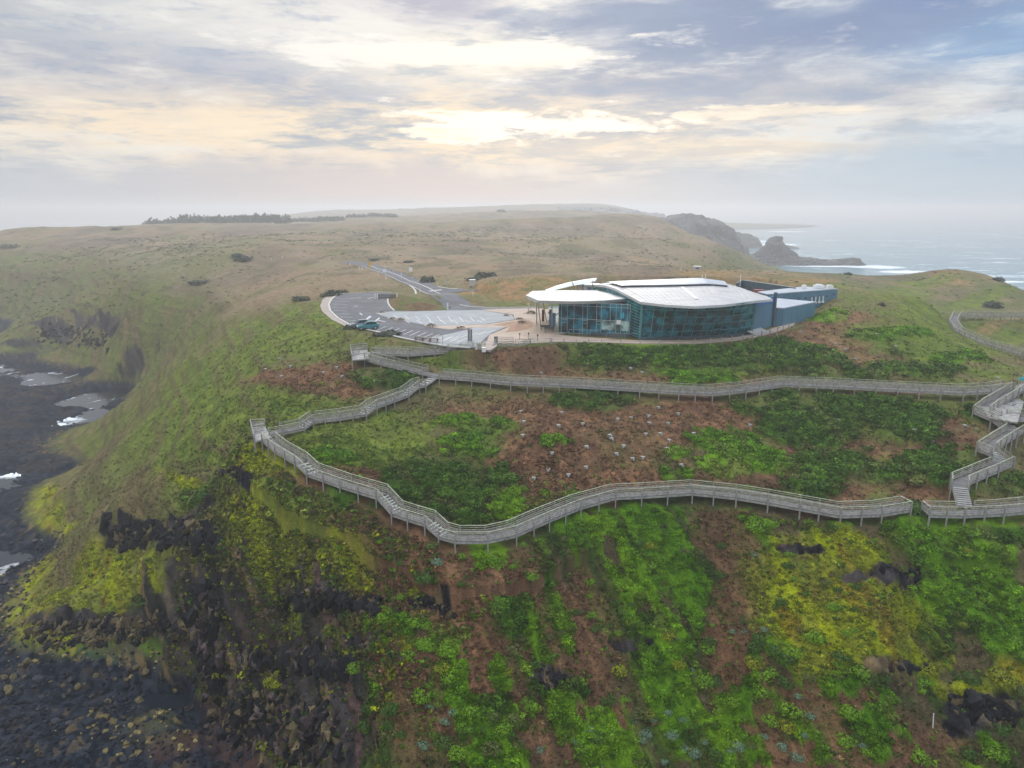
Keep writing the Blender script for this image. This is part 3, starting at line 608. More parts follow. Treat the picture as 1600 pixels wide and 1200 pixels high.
def sector(n, r0, r1, half=R(42)):
    r = np.sqrt(RNG.uniform(r0*r0, r1*r1, n)); t_ = RNG.uniform(-half, half, n); return r*np.sin(t_), r*np.cos(t_)
def clear_of_made(x, y):
    k = np.ones(len(x), bool)
    for p in FLAT: k &= poly_sd(x, y, p) > .5
    k &= path_dist(x, y, ROAD) > 4
    for nm in WALKS: k &= path_dist(x, y, world_walk(nm)) > 1.45
    return k
domes_n = [leaf_dome(120, i, .17) for i in range(5)]
domes_m = [leaf_dome(48, 20+i, .26) for i in range(4)]
tufts = [tuft(9, 40+i) for i in range(6)]
def covers(n, r0, r1):
    x, y = sector(n, r0, r1)
    if r0 < 60: x = np.concatenate([x, RNG.uniform(-40, 8, n//3)]); y = np.concatenate([y, RNG.uniform(58, 92, n//3)])
    k = clear_of_made(x, y); x, y = x[k], y[k]
    W = weights(x, y); Z_, sl, land, sh, rk, calm, fl, rd = surf(x, y, W, full=True)
    base = cover_colour(x, y, W, sl, sh, rk)
    x, y, Z_ = push(x, y, Z_, sl, land, rk, calm, fl)
    return x, y, W, Z_, sl, land*(1-sh), rk, base
acc = {k: [] for k in ('dark', 'bright', 'yellow', 'bracken', 'grass')}
for r0, r1, n, big in [(50, 85, 22000, 1), (85, 125, 30000, 1.15), (125, 215, 34000, 1.5)]:
    x, y, W, Z_, sl, land, rk, base = covers(n, r0, r1); u_ = RNG.uniform(0, 1, len(x)); ok = (land > .6) & (rk < .35)
    for key, g, th in (('dark', 'D', .5), ('bright', 'G', .5), ('yellow', 'Y', .55)):
        k = ok & (W[g] > th) & (u_ < {'dark': .75, 'bright': .7, 'yellow': .8}[key])
        s = RNG.uniform(.3, .72, k.sum())*big*{'dark': 1.15, 'bright': .95, 'yellow': .6}[key]
        acc[key].append((np.stack([x[k], y[k], Z_[k]-.12*s], 1), s, s*RNG.uniform(.6, 1.0, k.sum()), base[k]*RNG.uniform(.42, 1.6, (k.sum(), 1)), r0))
for key, nm_, lab in (('dark', 'dark_shrub_cover', 'dense dark green coastal shrubs covering the hollows'), ('bright', 'bright_shrub_cover', 'bright green cushion plants spreading over the slopes'), ('yellow', 'yellow_moss_cover', 'yellow green succulents and moss on the seaward cliff tops')):
    near = [a for a in acc[key] if a[4] < 80]; far_ = [a for a in acc[key] if a[4] >= 80]
    cat_ = lambda L_, i: np.concatenate([a[i] for a in L_])
    if sum(len(a[0]) for a in near): scatter(nm_, domes_n, cat_(near, 0), cat_(near, 1), cat_(near, 2)*(.6 if key == 'yellow' else 1), cat_(near, 3), M_LEAF, lab+', near part')
    if sum(len(a[0]) for a in far_): scatter(nm_, domes_m, cat_(far_, 0), cat_(far_, 1), cat_(far_, 2), cat_(far_, 3), M_LEAF, lab+', far part')
for r0, r1, n, sc in [(50, 90, 62000, .34), (90, 130, 50000, .42), (130, 260, 52000, .6)]:
    x, y, W, Z_, sl, land, rk, base = covers(n, r0, r1); dens = (.25+.75*sst(fbm(x, y, 2.4, 4, 301), -.3, .3))*(1-sst(np.hypot(x, y), 150, 235))
    ok = (land > .6) & (rk < .4) & (RNG.uniform(0, 1, len(x)) < dens)
    kb = ok & (W['B'] > .5); kg = ok & (W['B'] <= .5) & (W['D'] < .5) & (W['G'] < .6)
    for key, k in (('bracken', kb), ('grass', kg)):
        s = RNG.uniform(.6, 1.3, k.sum())*sc*(1-.5*sst(np.hypot(x[k], y[k]), 130, 200))
        b_ = base[k]*RNG.uniform(.8, 1.5, (k.sum(), 1))
        acc[key].append((np.stack([x[k], y[k], Z_[k]], 1), s, s*RNG.uniform(.5, 1.0, k.sum()), b_, r0))
for key, nm_, lab in (('bracken', 'bracken', 'dead brown bracken on the slopes'), ('grass', 'grass', 'rough grass over the headland')):
    scatter(nm_, tufts, *[np.concatenate([a[i] for a in acc[key]]) for i in range(4)], M_LEAF, lab)

# small scrub and moss cushions between the larger plants, nearest slopes
x, y, W, Z_, sl, land, rk, base = covers(60000, 50, 118)
k = (land > .5) & (rk < .5) & (W['G'] < .7) & (W['D'] < .7) & (RNG.uniform(0, 1, len(x)) < (.05+.55*(1-sst(np.hypot(x, y), 82, 87))+.35*sst(-x, 22, 34))*(.3+.7*sst(fbm(x, y-1.0*Z_, 2.0, 4, 411), -.25, .2)))
x, y, z_, base = x[k], y[k], Z_[k], base[k]; n = len(x); s = RNG.uniform(.10, .34, n)*(1+.8*(RNG.uniform(0, 1, n) > .93))
pick = RNG.uniform(0, 1, (n, 1)); colr = np.where(pick < .40, base*RNG.uniform(.5, 1.5, (n, 1)), np.where(pick < .62, np.array([[.045,.095,.012]]), np.where(pick < .78, np.array([[.10,.17,.015]]), np.where(pick < .9, np.array([[.10,.075,.035]]), np.array([[.13,.14,.02]])))))*RNG.uniform(.6, 1.4, (n, 1))
scatter('low_scrub', [leaf_dome(22, 80+i, .38) for i in range(5)], np.stack([x, y, z_-.03], 1), s, s*.9, colr, M_LEAF, 'mixed low scrub between the larger plants on the near slopes')

# the same growth clinging to the steep faces, where ground area per square metre of plan is larger
def steep_cover(n, x0, x1, y0, y1):
    x = RNG.uniform(x0, x1, n); y = RNG.uniform(y0, y1, n); e = .8; gx = (base_h(x+e, y)-base_h(x-e, y))/(2*e); gy = (base_h(x, y+e)-base_h(x, y-e))/(2*e); g = np.hypot(gx, gy)
    k = (RNG.uniform(0, 1, n) < np.clip((g-.7)/2.2, 0, 1)) & (base_h(x, y) > 2.5) & (path_dist(x, y, world_walk('south')) > 1.5); x, y = x[k], y[k]
    W = weights(x, y); Z_, sl, land, sh, rk, calm, fl, rd = surf(x, y, W, full=True); base = cover_colour(x, y, W, sl, sh, rk); px, py, pz = push(x, y, Z_, sl, land, rk, calm, fl)
    k = RNG.uniform(0, 1, len(x)) < (.3+.7*sst(fbm(x+.7*pz, y-pz, 1.7, 4, 421), -.2, .15))*np.where(rk < .45, 1, .30); return px[k], py[k], pz[k], base[k]
x, y, z_, base = steep_cover(120000, -44, -8, 60, 96); n = len(x); s = RNG.uniform(.12, .38, n)*(1+.9*(RNG.uniform(0, 1, n) > .93))
pick = RNG.uniform(0, 1, (n, 1)); mossy = (fbm(x+.7*z_, y-z_, 3.0, 4, 431) > .02)[:,None]
colr = np.where(pick < .35, base*RNG.uniform(.5, 1.5, (n, 1)), np.where(pick < .6, np.where(mossy, np.array([[.17,.19,.010]]), np.array([[.05,.10,.012]])), np.where(pick < .8, np.array([[.075,.10,.018]]), np.array([[.055,.045,.028]]))))*RNG.uniform(.5, 1.4, (n, 1))
scatter('cliff_scrub', [leaf_dome(22, 90+i, .38) for i in range(5)], np.stack([x, y, z_-.03], 1), s, s*.9, colr, M_LEAF, 'moss and low scrub clinging to the steep seaward cliff')

# low heath dotted over the far plain
x, y, W, Z_, sl, land, rk, base = covers(20000, 190, 620)
k = (land > .7) & (rk < .4) & (RNG.uniform(0, 1, len(x)) < .15+.85*sst(fbm(x, y, 26, 4, 401), -.1, .35)); x, y = x[k], y[k]; s = RNG.uniform(.35, 1.0, k.sum())*np.clip(np.hypot(x, y)/300, .8, 1.6)
scatter('heath', [leaf_dome(16, 60+i, .5) for i in range(4)], np.stack([x, y, Z_[k]-.1], 1), s, s*.38, base[k]*RNG.uniform(.6, 1.15, (len(x), 1))*np.array([[.85, 1.0, .8]]), M_LEAF, 'low heath dotted over the plain')

# ---------------------------------------------------------------- stones
def stone_mesh(seed, sub=2):
    bm = bmesh.new(); bmesh.ops.create_icosphere(bm, subdivisions=sub, radius=1)
    g = random.Random(seed); pl = [(Vector((g.gauss(0, 1), g.gauss(0, 1), g.gauss(0, 1))).normalized(), g.uniform(.45, .85)) for _ in range(9)]
    for v in bm.verts:
        for n_, d_ in pl:
            k = v.co.dot(n_)-d_
            if k > 0: v.co -= n_*k*.92
        v.co.z *= .75
    V = np.array([v.co[:] for v in bm.verts]); F_ = np.array([[v.index for v in f.verts] for f in bm.faces]); bm.free(); return V, F_
st = [stone_mesh(i, 1) for i in range(6)]; st_tri = [V[F_].reshape(-1, 3) for V, F_ in st]
x, y = sector(30000, 52, 150); b_ = base_h(x, y); W = weights(x, y)
k = (b_ < 3.4) & (b_ > -.3) & (x < 0); k |= (W['R'] > .6) & (RNG.uniform(0, 1, len(x)) < .12)
x, y = x[k], y[k]; zz_ = surf(x, y); n = len(x)
s = RNG.uniform(.12, .5, n)**1.0*(.7+.6*RNG.uniform(0, 1, n)**3)
tan = (RNG.uniform(0, 1, n) < np.where((b_[k] > 1.3), .35, .03))[:,None]
colr = np.where(tan, np.array([[.15,.12,.05]]), np.array([[.014,.017,.023]]))*RNG.uniform(.6, 1.7, (n, 1))
scatter('boulder_shingle', st_tri, np.stack([x, y, zz_+s*.1], 1), s, s*.8, colr, M_STONE, 'black and tan boulders covering the shore', 0.08)
st2 = []
for i in range(5):
    V, F_ = stone_mesh(50+i, 3); st2.append(np_mesh('boulder', V, F_, False))
M_BLACK = plain('black_basalt', (.026,.028,.036), .65, .6, 3, bump=.15, bscale=6); M_TANROCK = plain('tan_rock', (.115,.090,.040), .9, .6, 1.5, bump=.15, bscale=6)
mats2 = {}
for i, me in enumerate(st2):
    for nm_, mm in (('black', M_BLACK), ('tan', M_TANROCK)):
        c_ = me.copy(); c_.materials.append(mm); mats2[(i, nm_)] = c_
BPX = []
for _ in range(26): BPX.append((random.uniform(20, 300), random.uniform(1045, 1195), 'black'))
for _ in range(20): BPX.append((random.uniform(0, 260), random.uniform(1030, 1100), 'tan'))
for _ in range(14): BPX.append((random.uniform(60, 300), random.uniform(975, 1010), 'tan'))
for _ in range(14): BPX.append((random.uniform(0, 90), random.uniform(830, 960), 'black'))
ORDW = ['leftmost','second','third','fourth','fifth','sixth','seventh','eighth','ninth','tenth','eleventh','twelfth','thirteenth','fourteenth','fifteenth','sixteenth','seventeenth','eighteenth','nineteenth','twentieth','twenty-first','twenty-second','twenty-third','twenty-fourth','twenty-fifth','twenty-sixth','twenty-seventh','twenty-eighth','twenty-ninth','thirtieth']
BPX.sort(); bcount = {}
hp = np.array([hit(u, v) for u, v, _ in BPX]); hz_ = surf(hp[:,0], hp[:,1])
for i, ((u, v, c_), p, z_) in enumerate(zip(BPX, hp, hz_)):
    o = link('boulder', mats2[(i % 5, c_)]); s = random.uniform(.28, .7); o.location = (p[0], p[1], z_+s*.25); o.scale = (s, s*random.uniform(.7, 1.1), s*random.uniform(.7, 1.1)); o.rotation_euler = (random.uniform(-.3, .3), random.uniform(-.3, .3), random.uniform(0, 6))
    where = 'at the foot of the rocky spur' if v > 1020 and c_ == 'tan' else 'in the dark cove at the cliff foot' if v > 1020 else 'in the rock band under the yellow spur' if c_ == 'tan' else 'on the shore beside the yellow spur'
    bcount[where] = bcount.get(where, 0)+1
    tag(o, '%s boulder %s, %s' % ('tan' if c_ == 'tan' else 'black', where, ORDW[bcount[where]-1]+(' from left' if bcount[where] > 1 else '')), 'boulder', 'boulders round the cove')

# ---------------------------------------------------------------- single shrubs on the near slope
def shrub_mesh(seed, n, leaf):
    g = random.Random(seed); parts = [leaf_dome(n//2, seed*7, leaf, .8)]
    for k_ in range(4):
        d_ = leaf_dome(n//8, seed*7+k_+1, leaf*1.6, .8); r_ = g.uniform(.4, .6); a_ = g.uniform(0, 6.28); parts.append(d_*r_+np.array([math.cos(a_)*.65, math.sin(a_)*.65, g.uniform(-.05, .25)]))
    V = np.concatenate(parts); return V
SHM = {}
for tone, c_ in (('bright green', (.13,.25,.010)), ('dark green', (.050,.105,.014)), ('yellow green', (.20,.22,.010)), ('pale grey-green', (.15,.23,.14)), ('dull olive', (.10,.12,.03))):
    mm = plain('leaf_'+tone.replace(' ', '_').replace('-', '_'), c_, .7, .4, 5, spec=.2)
    for q in range(3):
        V = shrub_mesh(q+3, 460, .12); SHM[(tone, q)] = np_mesh('foliage', V, np.arange(len(V)).reshape(-1, 3), False); SHM[(tone, q)].materials.append(mm)
M_STEM = plain('stem_bark', (.10,.075,.05), .9)
def stem_mesh():
    bm = bmesh.new()
    for a_ in (0, 2.1, 4.2):
        q = bmesh.ops.create_cone(bm, segments=5, radius1=.09, radius2=.03, depth=.7, cap_ends=True)
        for v in q['verts']: v.co += Vector((0, 0, .2)); v.co.x += math.cos(a_)*(v.co.z+.2)*.5; v.co.y += math.sin(a_)*(v.co.z+.2)*.5
    me = bpy.data.meshes.new('stem'); bm.to_mesh(me); bm.free(); me.materials.append(M_STEM); return me
STEM = stem_mesh()
SPX = []
for (u, v) in [(673,1106),(662,1165),(684,900),(899,1164),(919,1151),(841,1176),(696,1132),(709,1128),(989,1132),(1054,1009),(1079,1057),(1009,1144),(1109,1074),(1195,1161),(1154,1179),(1049,1151),(1067,1170),(1037,1189),(1101,1170),(1257,1159),(1345,1176),(1144,1001),(1161,998),(1195,994),(1266,1132),(1244,1192),(1221,1177),(1247,1099),(1005,1160),(1041,1117),(1022,1125),(1064,1134),(1178,879),(1140,1188),(1084,1186)]:
    SPX.append((u, v, 'pale grey-green', random.uniform(.35, .7)))
for (u, v, tone, s) in [(665,925,'dark green',1.2),(600,975,'bright green',1.0),(647,978,'bright green',.9),(432,1075,'yellow green',1.3),(345,1055,'yellow green',.9),(560,1060,'bright green',.8),(322,792,'dark green',1.3),(1103,1020,'bright green',1.0),(1240,1030,'bright green',1.0),(1270,1010,'bright green',1.1),(1340,1070,'bright green',1.0),(1190,1095,'bright green',.9),(1325,1130,'bright green',1.0),(1180,840,'bright green',1.2),(1200,835,'bright green',1.0),(1560,1075,'yellow green',1.4),(870,695,'bright green',1.0),(950,1095,'dark green',1.0),(930,1160,'dark green',.9),(1430,1195,'bright green',1.1),(1230,1045,'dark green',1.0)]:
    SPX.append((u, v, tone, s))
while len(SPX) < 250:
    u = random.uniform(560, 1598); v = random.uniform(850, 1195)
    if v > 1150 and u < 600: continue
    SPX.append((u, v, random.choice(['bright green']*4+['dark green']*3+['dull olive']*2+['yellow green']), random.uniform(.4, .95)*(.8+.35*(v > 1000))))
SPX.sort(key=lambda q: q[0]); SLAB = []
hp = np.array([hit(q[0], q[1]) for q in SPX]); hp = place(hp[:,0], hp[:,1]); hz_ = hp[:,2]
for i, ((u, v, tone, s), p, z_) in enumerate(zip(SPX, hp, hz_)):
    me = SHM[(tone, i % 3)]
    o = bpy.data.objects.new('cushion_shrub', None); col.objects.link(o); o.location = (p[0], p[1], z_-.05); o.rotation_euler = (0, 0, random.uniform(0, 6.28)); o.scale = (s, s, s*random.uniform(.8, 1.05)); o.empty_display_size = .2
    f_ = link('foliage', me, None, o); q_ = link('stem', STEM, None, o)
    size = 'large' if s > .9 else 'small' if s < .55 else 'middle-sized'
    side = 'under the left boardwalk bend' if u < 760 else 'below the middle boardwalk' if u < 1000 else 'in the brown gully' if u < 1180 else 'on the yellow knoll' if u < 1420 else 'near the right edge'
    hgt = 'high up ' if v < 930 else 'half way down ' if v < 1060 else 'low down '
    SLAB.append((o, '%s %s shrub %s%s' % (size, tone, hgt, side)))
for lab in sorted({l for _, l in SLAB}):
    same = [o for o, l in SLAB if l == lab]
    for i, o in enumerate(same): tag(o, lab if len(same) == 1 else lab+', '+ORDW[i]+(' from left' if i else ''), 'shrub', 'rounded shrubs on the near slope')

# ---------------------------------------------------------------- rock outcrops: fused angular blocks along each cliff band
stj = [stone_mesh(70+i, 2) for i in range(6)]; stj_tri = [V[F_].reshape(-1, 3) for V, F_ in stj]
def block_tri(seed):
    g = np.random.default_rng(seed); bm = bmesh.new(); sc_ = np.array([1.0, g.uniform(.55, .9), g.uniform(.6, 1.2)])
    for q in g.uniform(-1, 1, (13, 3)): q = q/np.max(np.abs(q))**.7; bm.verts.new(tuple(q*sc_))
    r_ = bmesh.ops.convex_hull(bm, input=bm.verts); bm.verts.ensure_lookup_table(); bmesh.ops.triangulate(bm, faces=bm.faces)
    T = np.array([v.co[:] for f in bm.faces for v in f.verts]); bm.free(); return T
stj_tri = [block_tri(900+i) for i in range(10)]
def outcrop(u0, v0, u1, v1, thick, n, smin, smax, label, tanp=.12, purple=0.0, push=0.0):
    k = RNG.uniform(0, 1, n); px = [(u0+(u1-u0)*a+RNG.normal()*thick*.35, v0+(v1-v0)*a+RNG.uniform(-1, 1)*thick) for a in k]
    hp = np.array([hit(*q) for q in px]); hp = place(hp[:,0], hp[:,1]); z_ = hp[:,2]; s = smin*.7+(smax*1.15-smin*.7)*RNG.uniform(0, 1, n)**2.2
    tn = RNG.uniform(0, 1, n)[:,None]; base = np.where(tn < tanp, np.array([[.10,.078,.042]]), np.where(tn < tanp+purple, np.array([[.075,.055,.052]]), np.array([[.014,.014,.016]])))*RNG.uniform(.6, 1.6, (n, 1))
    Vs, Cs = [], []
    for i in range(n):
        a, b_, c_ = RNG.uniform(-.5, .5, 3); Rm = np.array(Matrix.Rotation(a, 3, 'X') @ Matrix.Rotation(b_, 3, 'Y') @ Matrix.Rotation(c_*4, 3, 'Z'))
        V = (stj_tri[i % 10]*np.array([1, .8, 1.1])) @ Rm.T * s[i] + np.array([hp[i,0], hp[i,1], z_[i]-s[i]*.55]); Vs.append(V); Cs.append(np.repeat(base[i:i+1], len(V), 0))
    V = np.concatenate(Vs); o = V.mean(0); ob = link('rock_outcrop', np_mesh('rock_outcrop', V-o, np.arange(len(V)).reshape(-1, 3), False, {'Col': np.concatenate(Cs)}), M_STONE); ob.location = tuple(o); tag(ob, label, 'rock outcrop', 'rock outcrops on the cliffs')
outcrop(172, 838, 345, 842, 14, 382, 0.32, 1.22, 'black rock band with a flat grassy top on the left slope')
outcrop(62, 995, 300, 985, 20, 637, 0.23, 0.86, 'rock band of tan and black blocks under the yellow spur', tanp=.4)
outcrop(325, 930, 330, 1060, 30, 382, 0.32, 1.15, 'dark rock pillar beside the cave at the cliff foot', purple=.25)
outcrop(455, 938, 600, 945, 10, 255, 0.23, 0.86, 'dark overhang with one tan block left of the brown slope', tanp=.2)
outcrop(380, 1020, 560, 1040, 14, 382, 0.27, 1.01, 'black ledge across the cliff above the cove', purple=.15)
outcrop(345, 1110, 520, 1150, 45, 850, 0.23, 0.94, 'broken cliff of black and tan blocks at the bottom', tanp=.2, purple=.2)
outcrop(640, 945, 710, 955, 6, 92, 0.16, 0.58, 'small rock ledge below the bend of the boardwalk', tanp=.25)
outcrop(1375, 905, 1440, 912, 6, 92, 0.16, 0.58, 'small dark ledge across the yellow knoll')
outcrop(1490, 1112, 1585, 1125, 14, 212, 0.23, 0.79, 'black rock ledge low at the right edge')
outcrop(845, 1060, 890, 1075, 12, 85, 0.16, 0.58, 'small broken rock in the middle of the brown slope', tanp=.3)
outcrop(340, 742, 385, 748, 6, 58, 0.18, 0.58, 'small dark rocks left of the lookout corner')
outcrop(60, 520, 170, 535, 14, 255, 0.60, 1.60, 'misty dark bluff behind the black beach')

# ---------------------------------------------------------------- solid builder
class MB:
    def __init__(s, o=(0,0,0)): s.v = []; s.f = []; s.o = np.array(o, float)
    def add(s, pts, faces):
        k = len(s.v); s.v += [tuple(np.array(p, float)-s.o) for p in pts]; s.f += [tuple(i+k for i in f) for f in faces]; return s
    def box(s, c, size, rz=0.0):
        cx, cy, cz = c; a, b_, h = size[0]/2, size[1]/2, size[2]/2; co, si = math.cos(rz), math.sin(rz); P_ = []
        for z in (-h, h):
            for x, y in ((-a,-b_),(a,-b_),(a,b_),(-a,b_)): P_.append((cx+x*co-y*si, cy+x*si+y*co, cz+z))
        return s.add(P_, [(3,2,1,0),(4,5,6,7),(0,1,5,4),(1,2,6,5),(2,3,7,6),(3,0,4,7)])
    def beam(s, p, q, w_, h, up=(0,0,1)):
        p = np.array(p, float); q = np.array(q, float); d = q-p; L_ = np.linalg.norm(d)
        if L_ < 1e-6: return s
        d /= L_; up = np.array(up, float); sd_ = np.cross(d, up)
        if np.linalg.norm(sd_) < 1e-3: sd_ = np.cross(d, (1, 0, 0))
        sd_ /= np.linalg.norm(sd_); u_ = np.cross(sd_, d); P_ = []
        for e in (p, q):
            for a, b_ in ((-1,-1),(1,-1),(1,1),(-1,1)): P_.append(e+sd_*a*w_/2+u_*b_*h/2)
        return s.add(P_, [(3,2,1,0),(4,5,6,7),(0,1,5,4),(1,2,6,5),(2,3,7,6),(3,0,4,7)])
    def prism(s, poly, z0, z1):
        n = len(poly); A = sum(poly[i][0]*poly[(i+1)%n][1]-poly[(i+1)%n][0]*poly[i][1] for i in range(n))
        if A < 0: poly = poly[::-1]
        z0 = [z0]*n if np.isscalar(z0) else list(z0) if A > 0 else list(z0)[::-1]; z1 = [z1]*n if np.isscalar(z1) else list(z1) if A > 0 else list(z1)[::-1]
        P_ = [(p[0], p[1], z) for p, z in zip(poly, z0)]+[(p[0], p[1], z) for p, z in zip(poly, z1)]
        return s.add(P_, [tuple(range(n))[::-1], tuple(range(n, 2*n))]+[(i, (i+1)%n, n+(i+1)%n, n+i) for i in range(n)])
    def cyl(s, p, q, r0, r1=None, n=8):
        r1 = r0 if r1 is None else r1; p = np.array(p, float); q = np.array(q, float); d = q-p; d /= np.linalg.norm(d)
        a = np.cross(d, (0,0,1) if abs(d[2]) < .9 else (1,0,0)); a /= np.linalg.norm(a); b_ = np.cross(d, a); P_ = []
        for e, r_ in ((p, r0), (q, r1)):
            for i in range(n): t_ = 2*math.pi*i/n; P_.append(e+(a*math.cos(t_)+b_*math.sin(t_))*r_)
        return s.add(P_, [tuple(range(n))[::-1], tuple(range(n, 2*n))]+[(i, (i+1)%n, n+(i+1)%n, n+i) for i in range(n)])
    def strip(s, A, B):
        n = len(A); return s.add(list(A)+list(B), [(i, i+1, n+i+1, n+i) for i in range(n-1)])
    def build(s, name, mat, parent=None, smooth=False):
        me = bpy.data.meshes.new(name); me.from_pydata([tuple(map(float, v)) for v in s.v], [], s.f); me.update()
        bm = bmesh.new(); bm.from_mesh(me); bmesh.ops.recalc_face_normals(bm, faces=bm.faces); bm.to_mesh(me); bm.free()
        if smooth: me.polygons.foreach_set('use_smooth', [True]*len(me.polygons))
        return link(name, me, mat, parent)
def empty(name, loc, label=None, cat=None, group=None, rz=0):
    o = bpy.data.objects.new(name, None); col.objects.link(o); o.location = tuple(map(float, loc)); o.rotation_euler = (0, 0, rz); o.empty_display_size = .5
    return tag(o, label, cat, group)
def children_of(o): return [c_ for c_ in bpy.data.objects if c_.parent == o]
def dup(o, loc, rz=0, label=None, group=None, scale=None):
    r = o.copy(); col.objects.link(r); r.location = tuple(map(float, loc)); r.rotation_euler = (0, 0, rz)
    if label: r['label'] = label
    if group: r['group'] = group
    if scale: r.scale = (scale,)*3
    for c_ in children_of(o):
        d_ = c_.copy(); col.objects.link(d_); d_.parent = r
        for g in children_of(c_):
            e_ = g.copy(); col.objects.link(e_); e_.parent = d_
    return r

# ---------------------------------------------------------------- boardwalks
M_DECK = plain('weathered_deck', (.28,.27,.25), .85, .35, 1.6, stretch=(1, 1, 1)); M_RAIL = plain('weathered_rail', (.33,.305,.275), .8, .35, 2.5); M_RAILG = plain('lichen_handrail', (.28,.29,.21), .85, .35, 2)
M_POST = plain('timber_post', (.32,.305,.28), .85, .3, 2); M_DARKWOOD = plain('dark_bearer', (.10,.095,.085), .9, .3, 2); M_NOSE = plain('white_step_edge', (.62,.62,.60), .6, .1)
m_, t, b = new_mat('deck_boards'); pos = t.node('ShaderNodeTexCoord').outputs['Object']; uvn = t.node('ShaderNodeAttribute', attribute_name='run')
brd = t.m('FLOOR', t.m('MULTIPLY', uvn.outputs['Fac'], 7.0)); wn = t.node('ShaderNodeTexWhiteNoise', noise_dimensions='1D'); t.put(wn.inputs[1], brd)
gap = t.ss(t.m('ABSOLUTE', t.m('SUBTRACT', t.m('FRACT', t.m('MULTIPLY', uvn.outputs['Fac'], 7.0)), .5)), .40, .48, 1, .35)
f = t.m('MULTIPLY', gap, t.m('MULTIPLY', t.m('ADD', .8, t.m('MULTIPLY', wn.outputs[0], .35)), t.ss(t.noise(pos, .8, 5), .3, .7, .8, 1.15)))
vv = t.node('ShaderNodeVectorMath', operation='SCALE'); vv.inputs[0].default_value = (.19, .182, .172); t.put(vv.inputs[3], f); t.put(b.inputs['Base Color'], vv.outputs[0]); b.inputs['Roughness'].default_value = .85  # deck coloured darker than the rails, for the shade it lies in
M_BOARDS = m_
POSTME = None
def unit_post():
    mb = MB(); mb.box((0,0,.5), (.13,.13,1)); o = mb.build('post', M_POST); me = o.data; bpy.data.objects.remove(o); return me
POSTME = unit_post()
HW = .74
SKIPS = [(*gp(677,589,34.2), 1.7), (*gp(1508,792,27.3), 1.5), (*gp(561,553,36.4), 2.3), (*gp(410,677,30.5), 2.0), (*gp(1585,655,32.3), 1.6), (*gp(1596,604,33.7), 2.2), (*gp(1545,709,30.6), .3)]
def resample(pts, flags, step=2.2):
    out, fl = [pts[0]], []
    for a, b_, s_ in zip(pts[:-1], pts[1:], flags):
        L_ = np.linalg.norm((b_-a)[:2]); n = 1 if s_ else max(1, round(L_/step))
        for i in range(n): out.append(a+(b_-a)*(i+1)/n); fl.append(s_)
    return out, fl
def offsets(pts, d):
    out = []
    for i in range(len(pts)):
        def nrm(a, b_):
            e = (b_-a)[:2]; e = e/np.linalg.norm(e); return np.array([-e[1], e[0]])
        n0 = nrm(pts[i-1], pts[i]) if i else None; n1 = nrm(pts[i], pts[i+1]) if i < len(pts)-1 else None
        n_ = n1 if n0 is None else n0 if n1 is None else n0+n1
        n_ = n_/max(np.linalg.norm(n_), .5)
        k = 1.0
        if n0 is not None and n1 is not None: k = min(1/max(n_.dot(n0), .6), 1.6)
        out.append(np.array([pts[i][0]+n_[0]*d*k, pts[i][1]+n_[1]*d*k, pts[i][2]]))
    return out
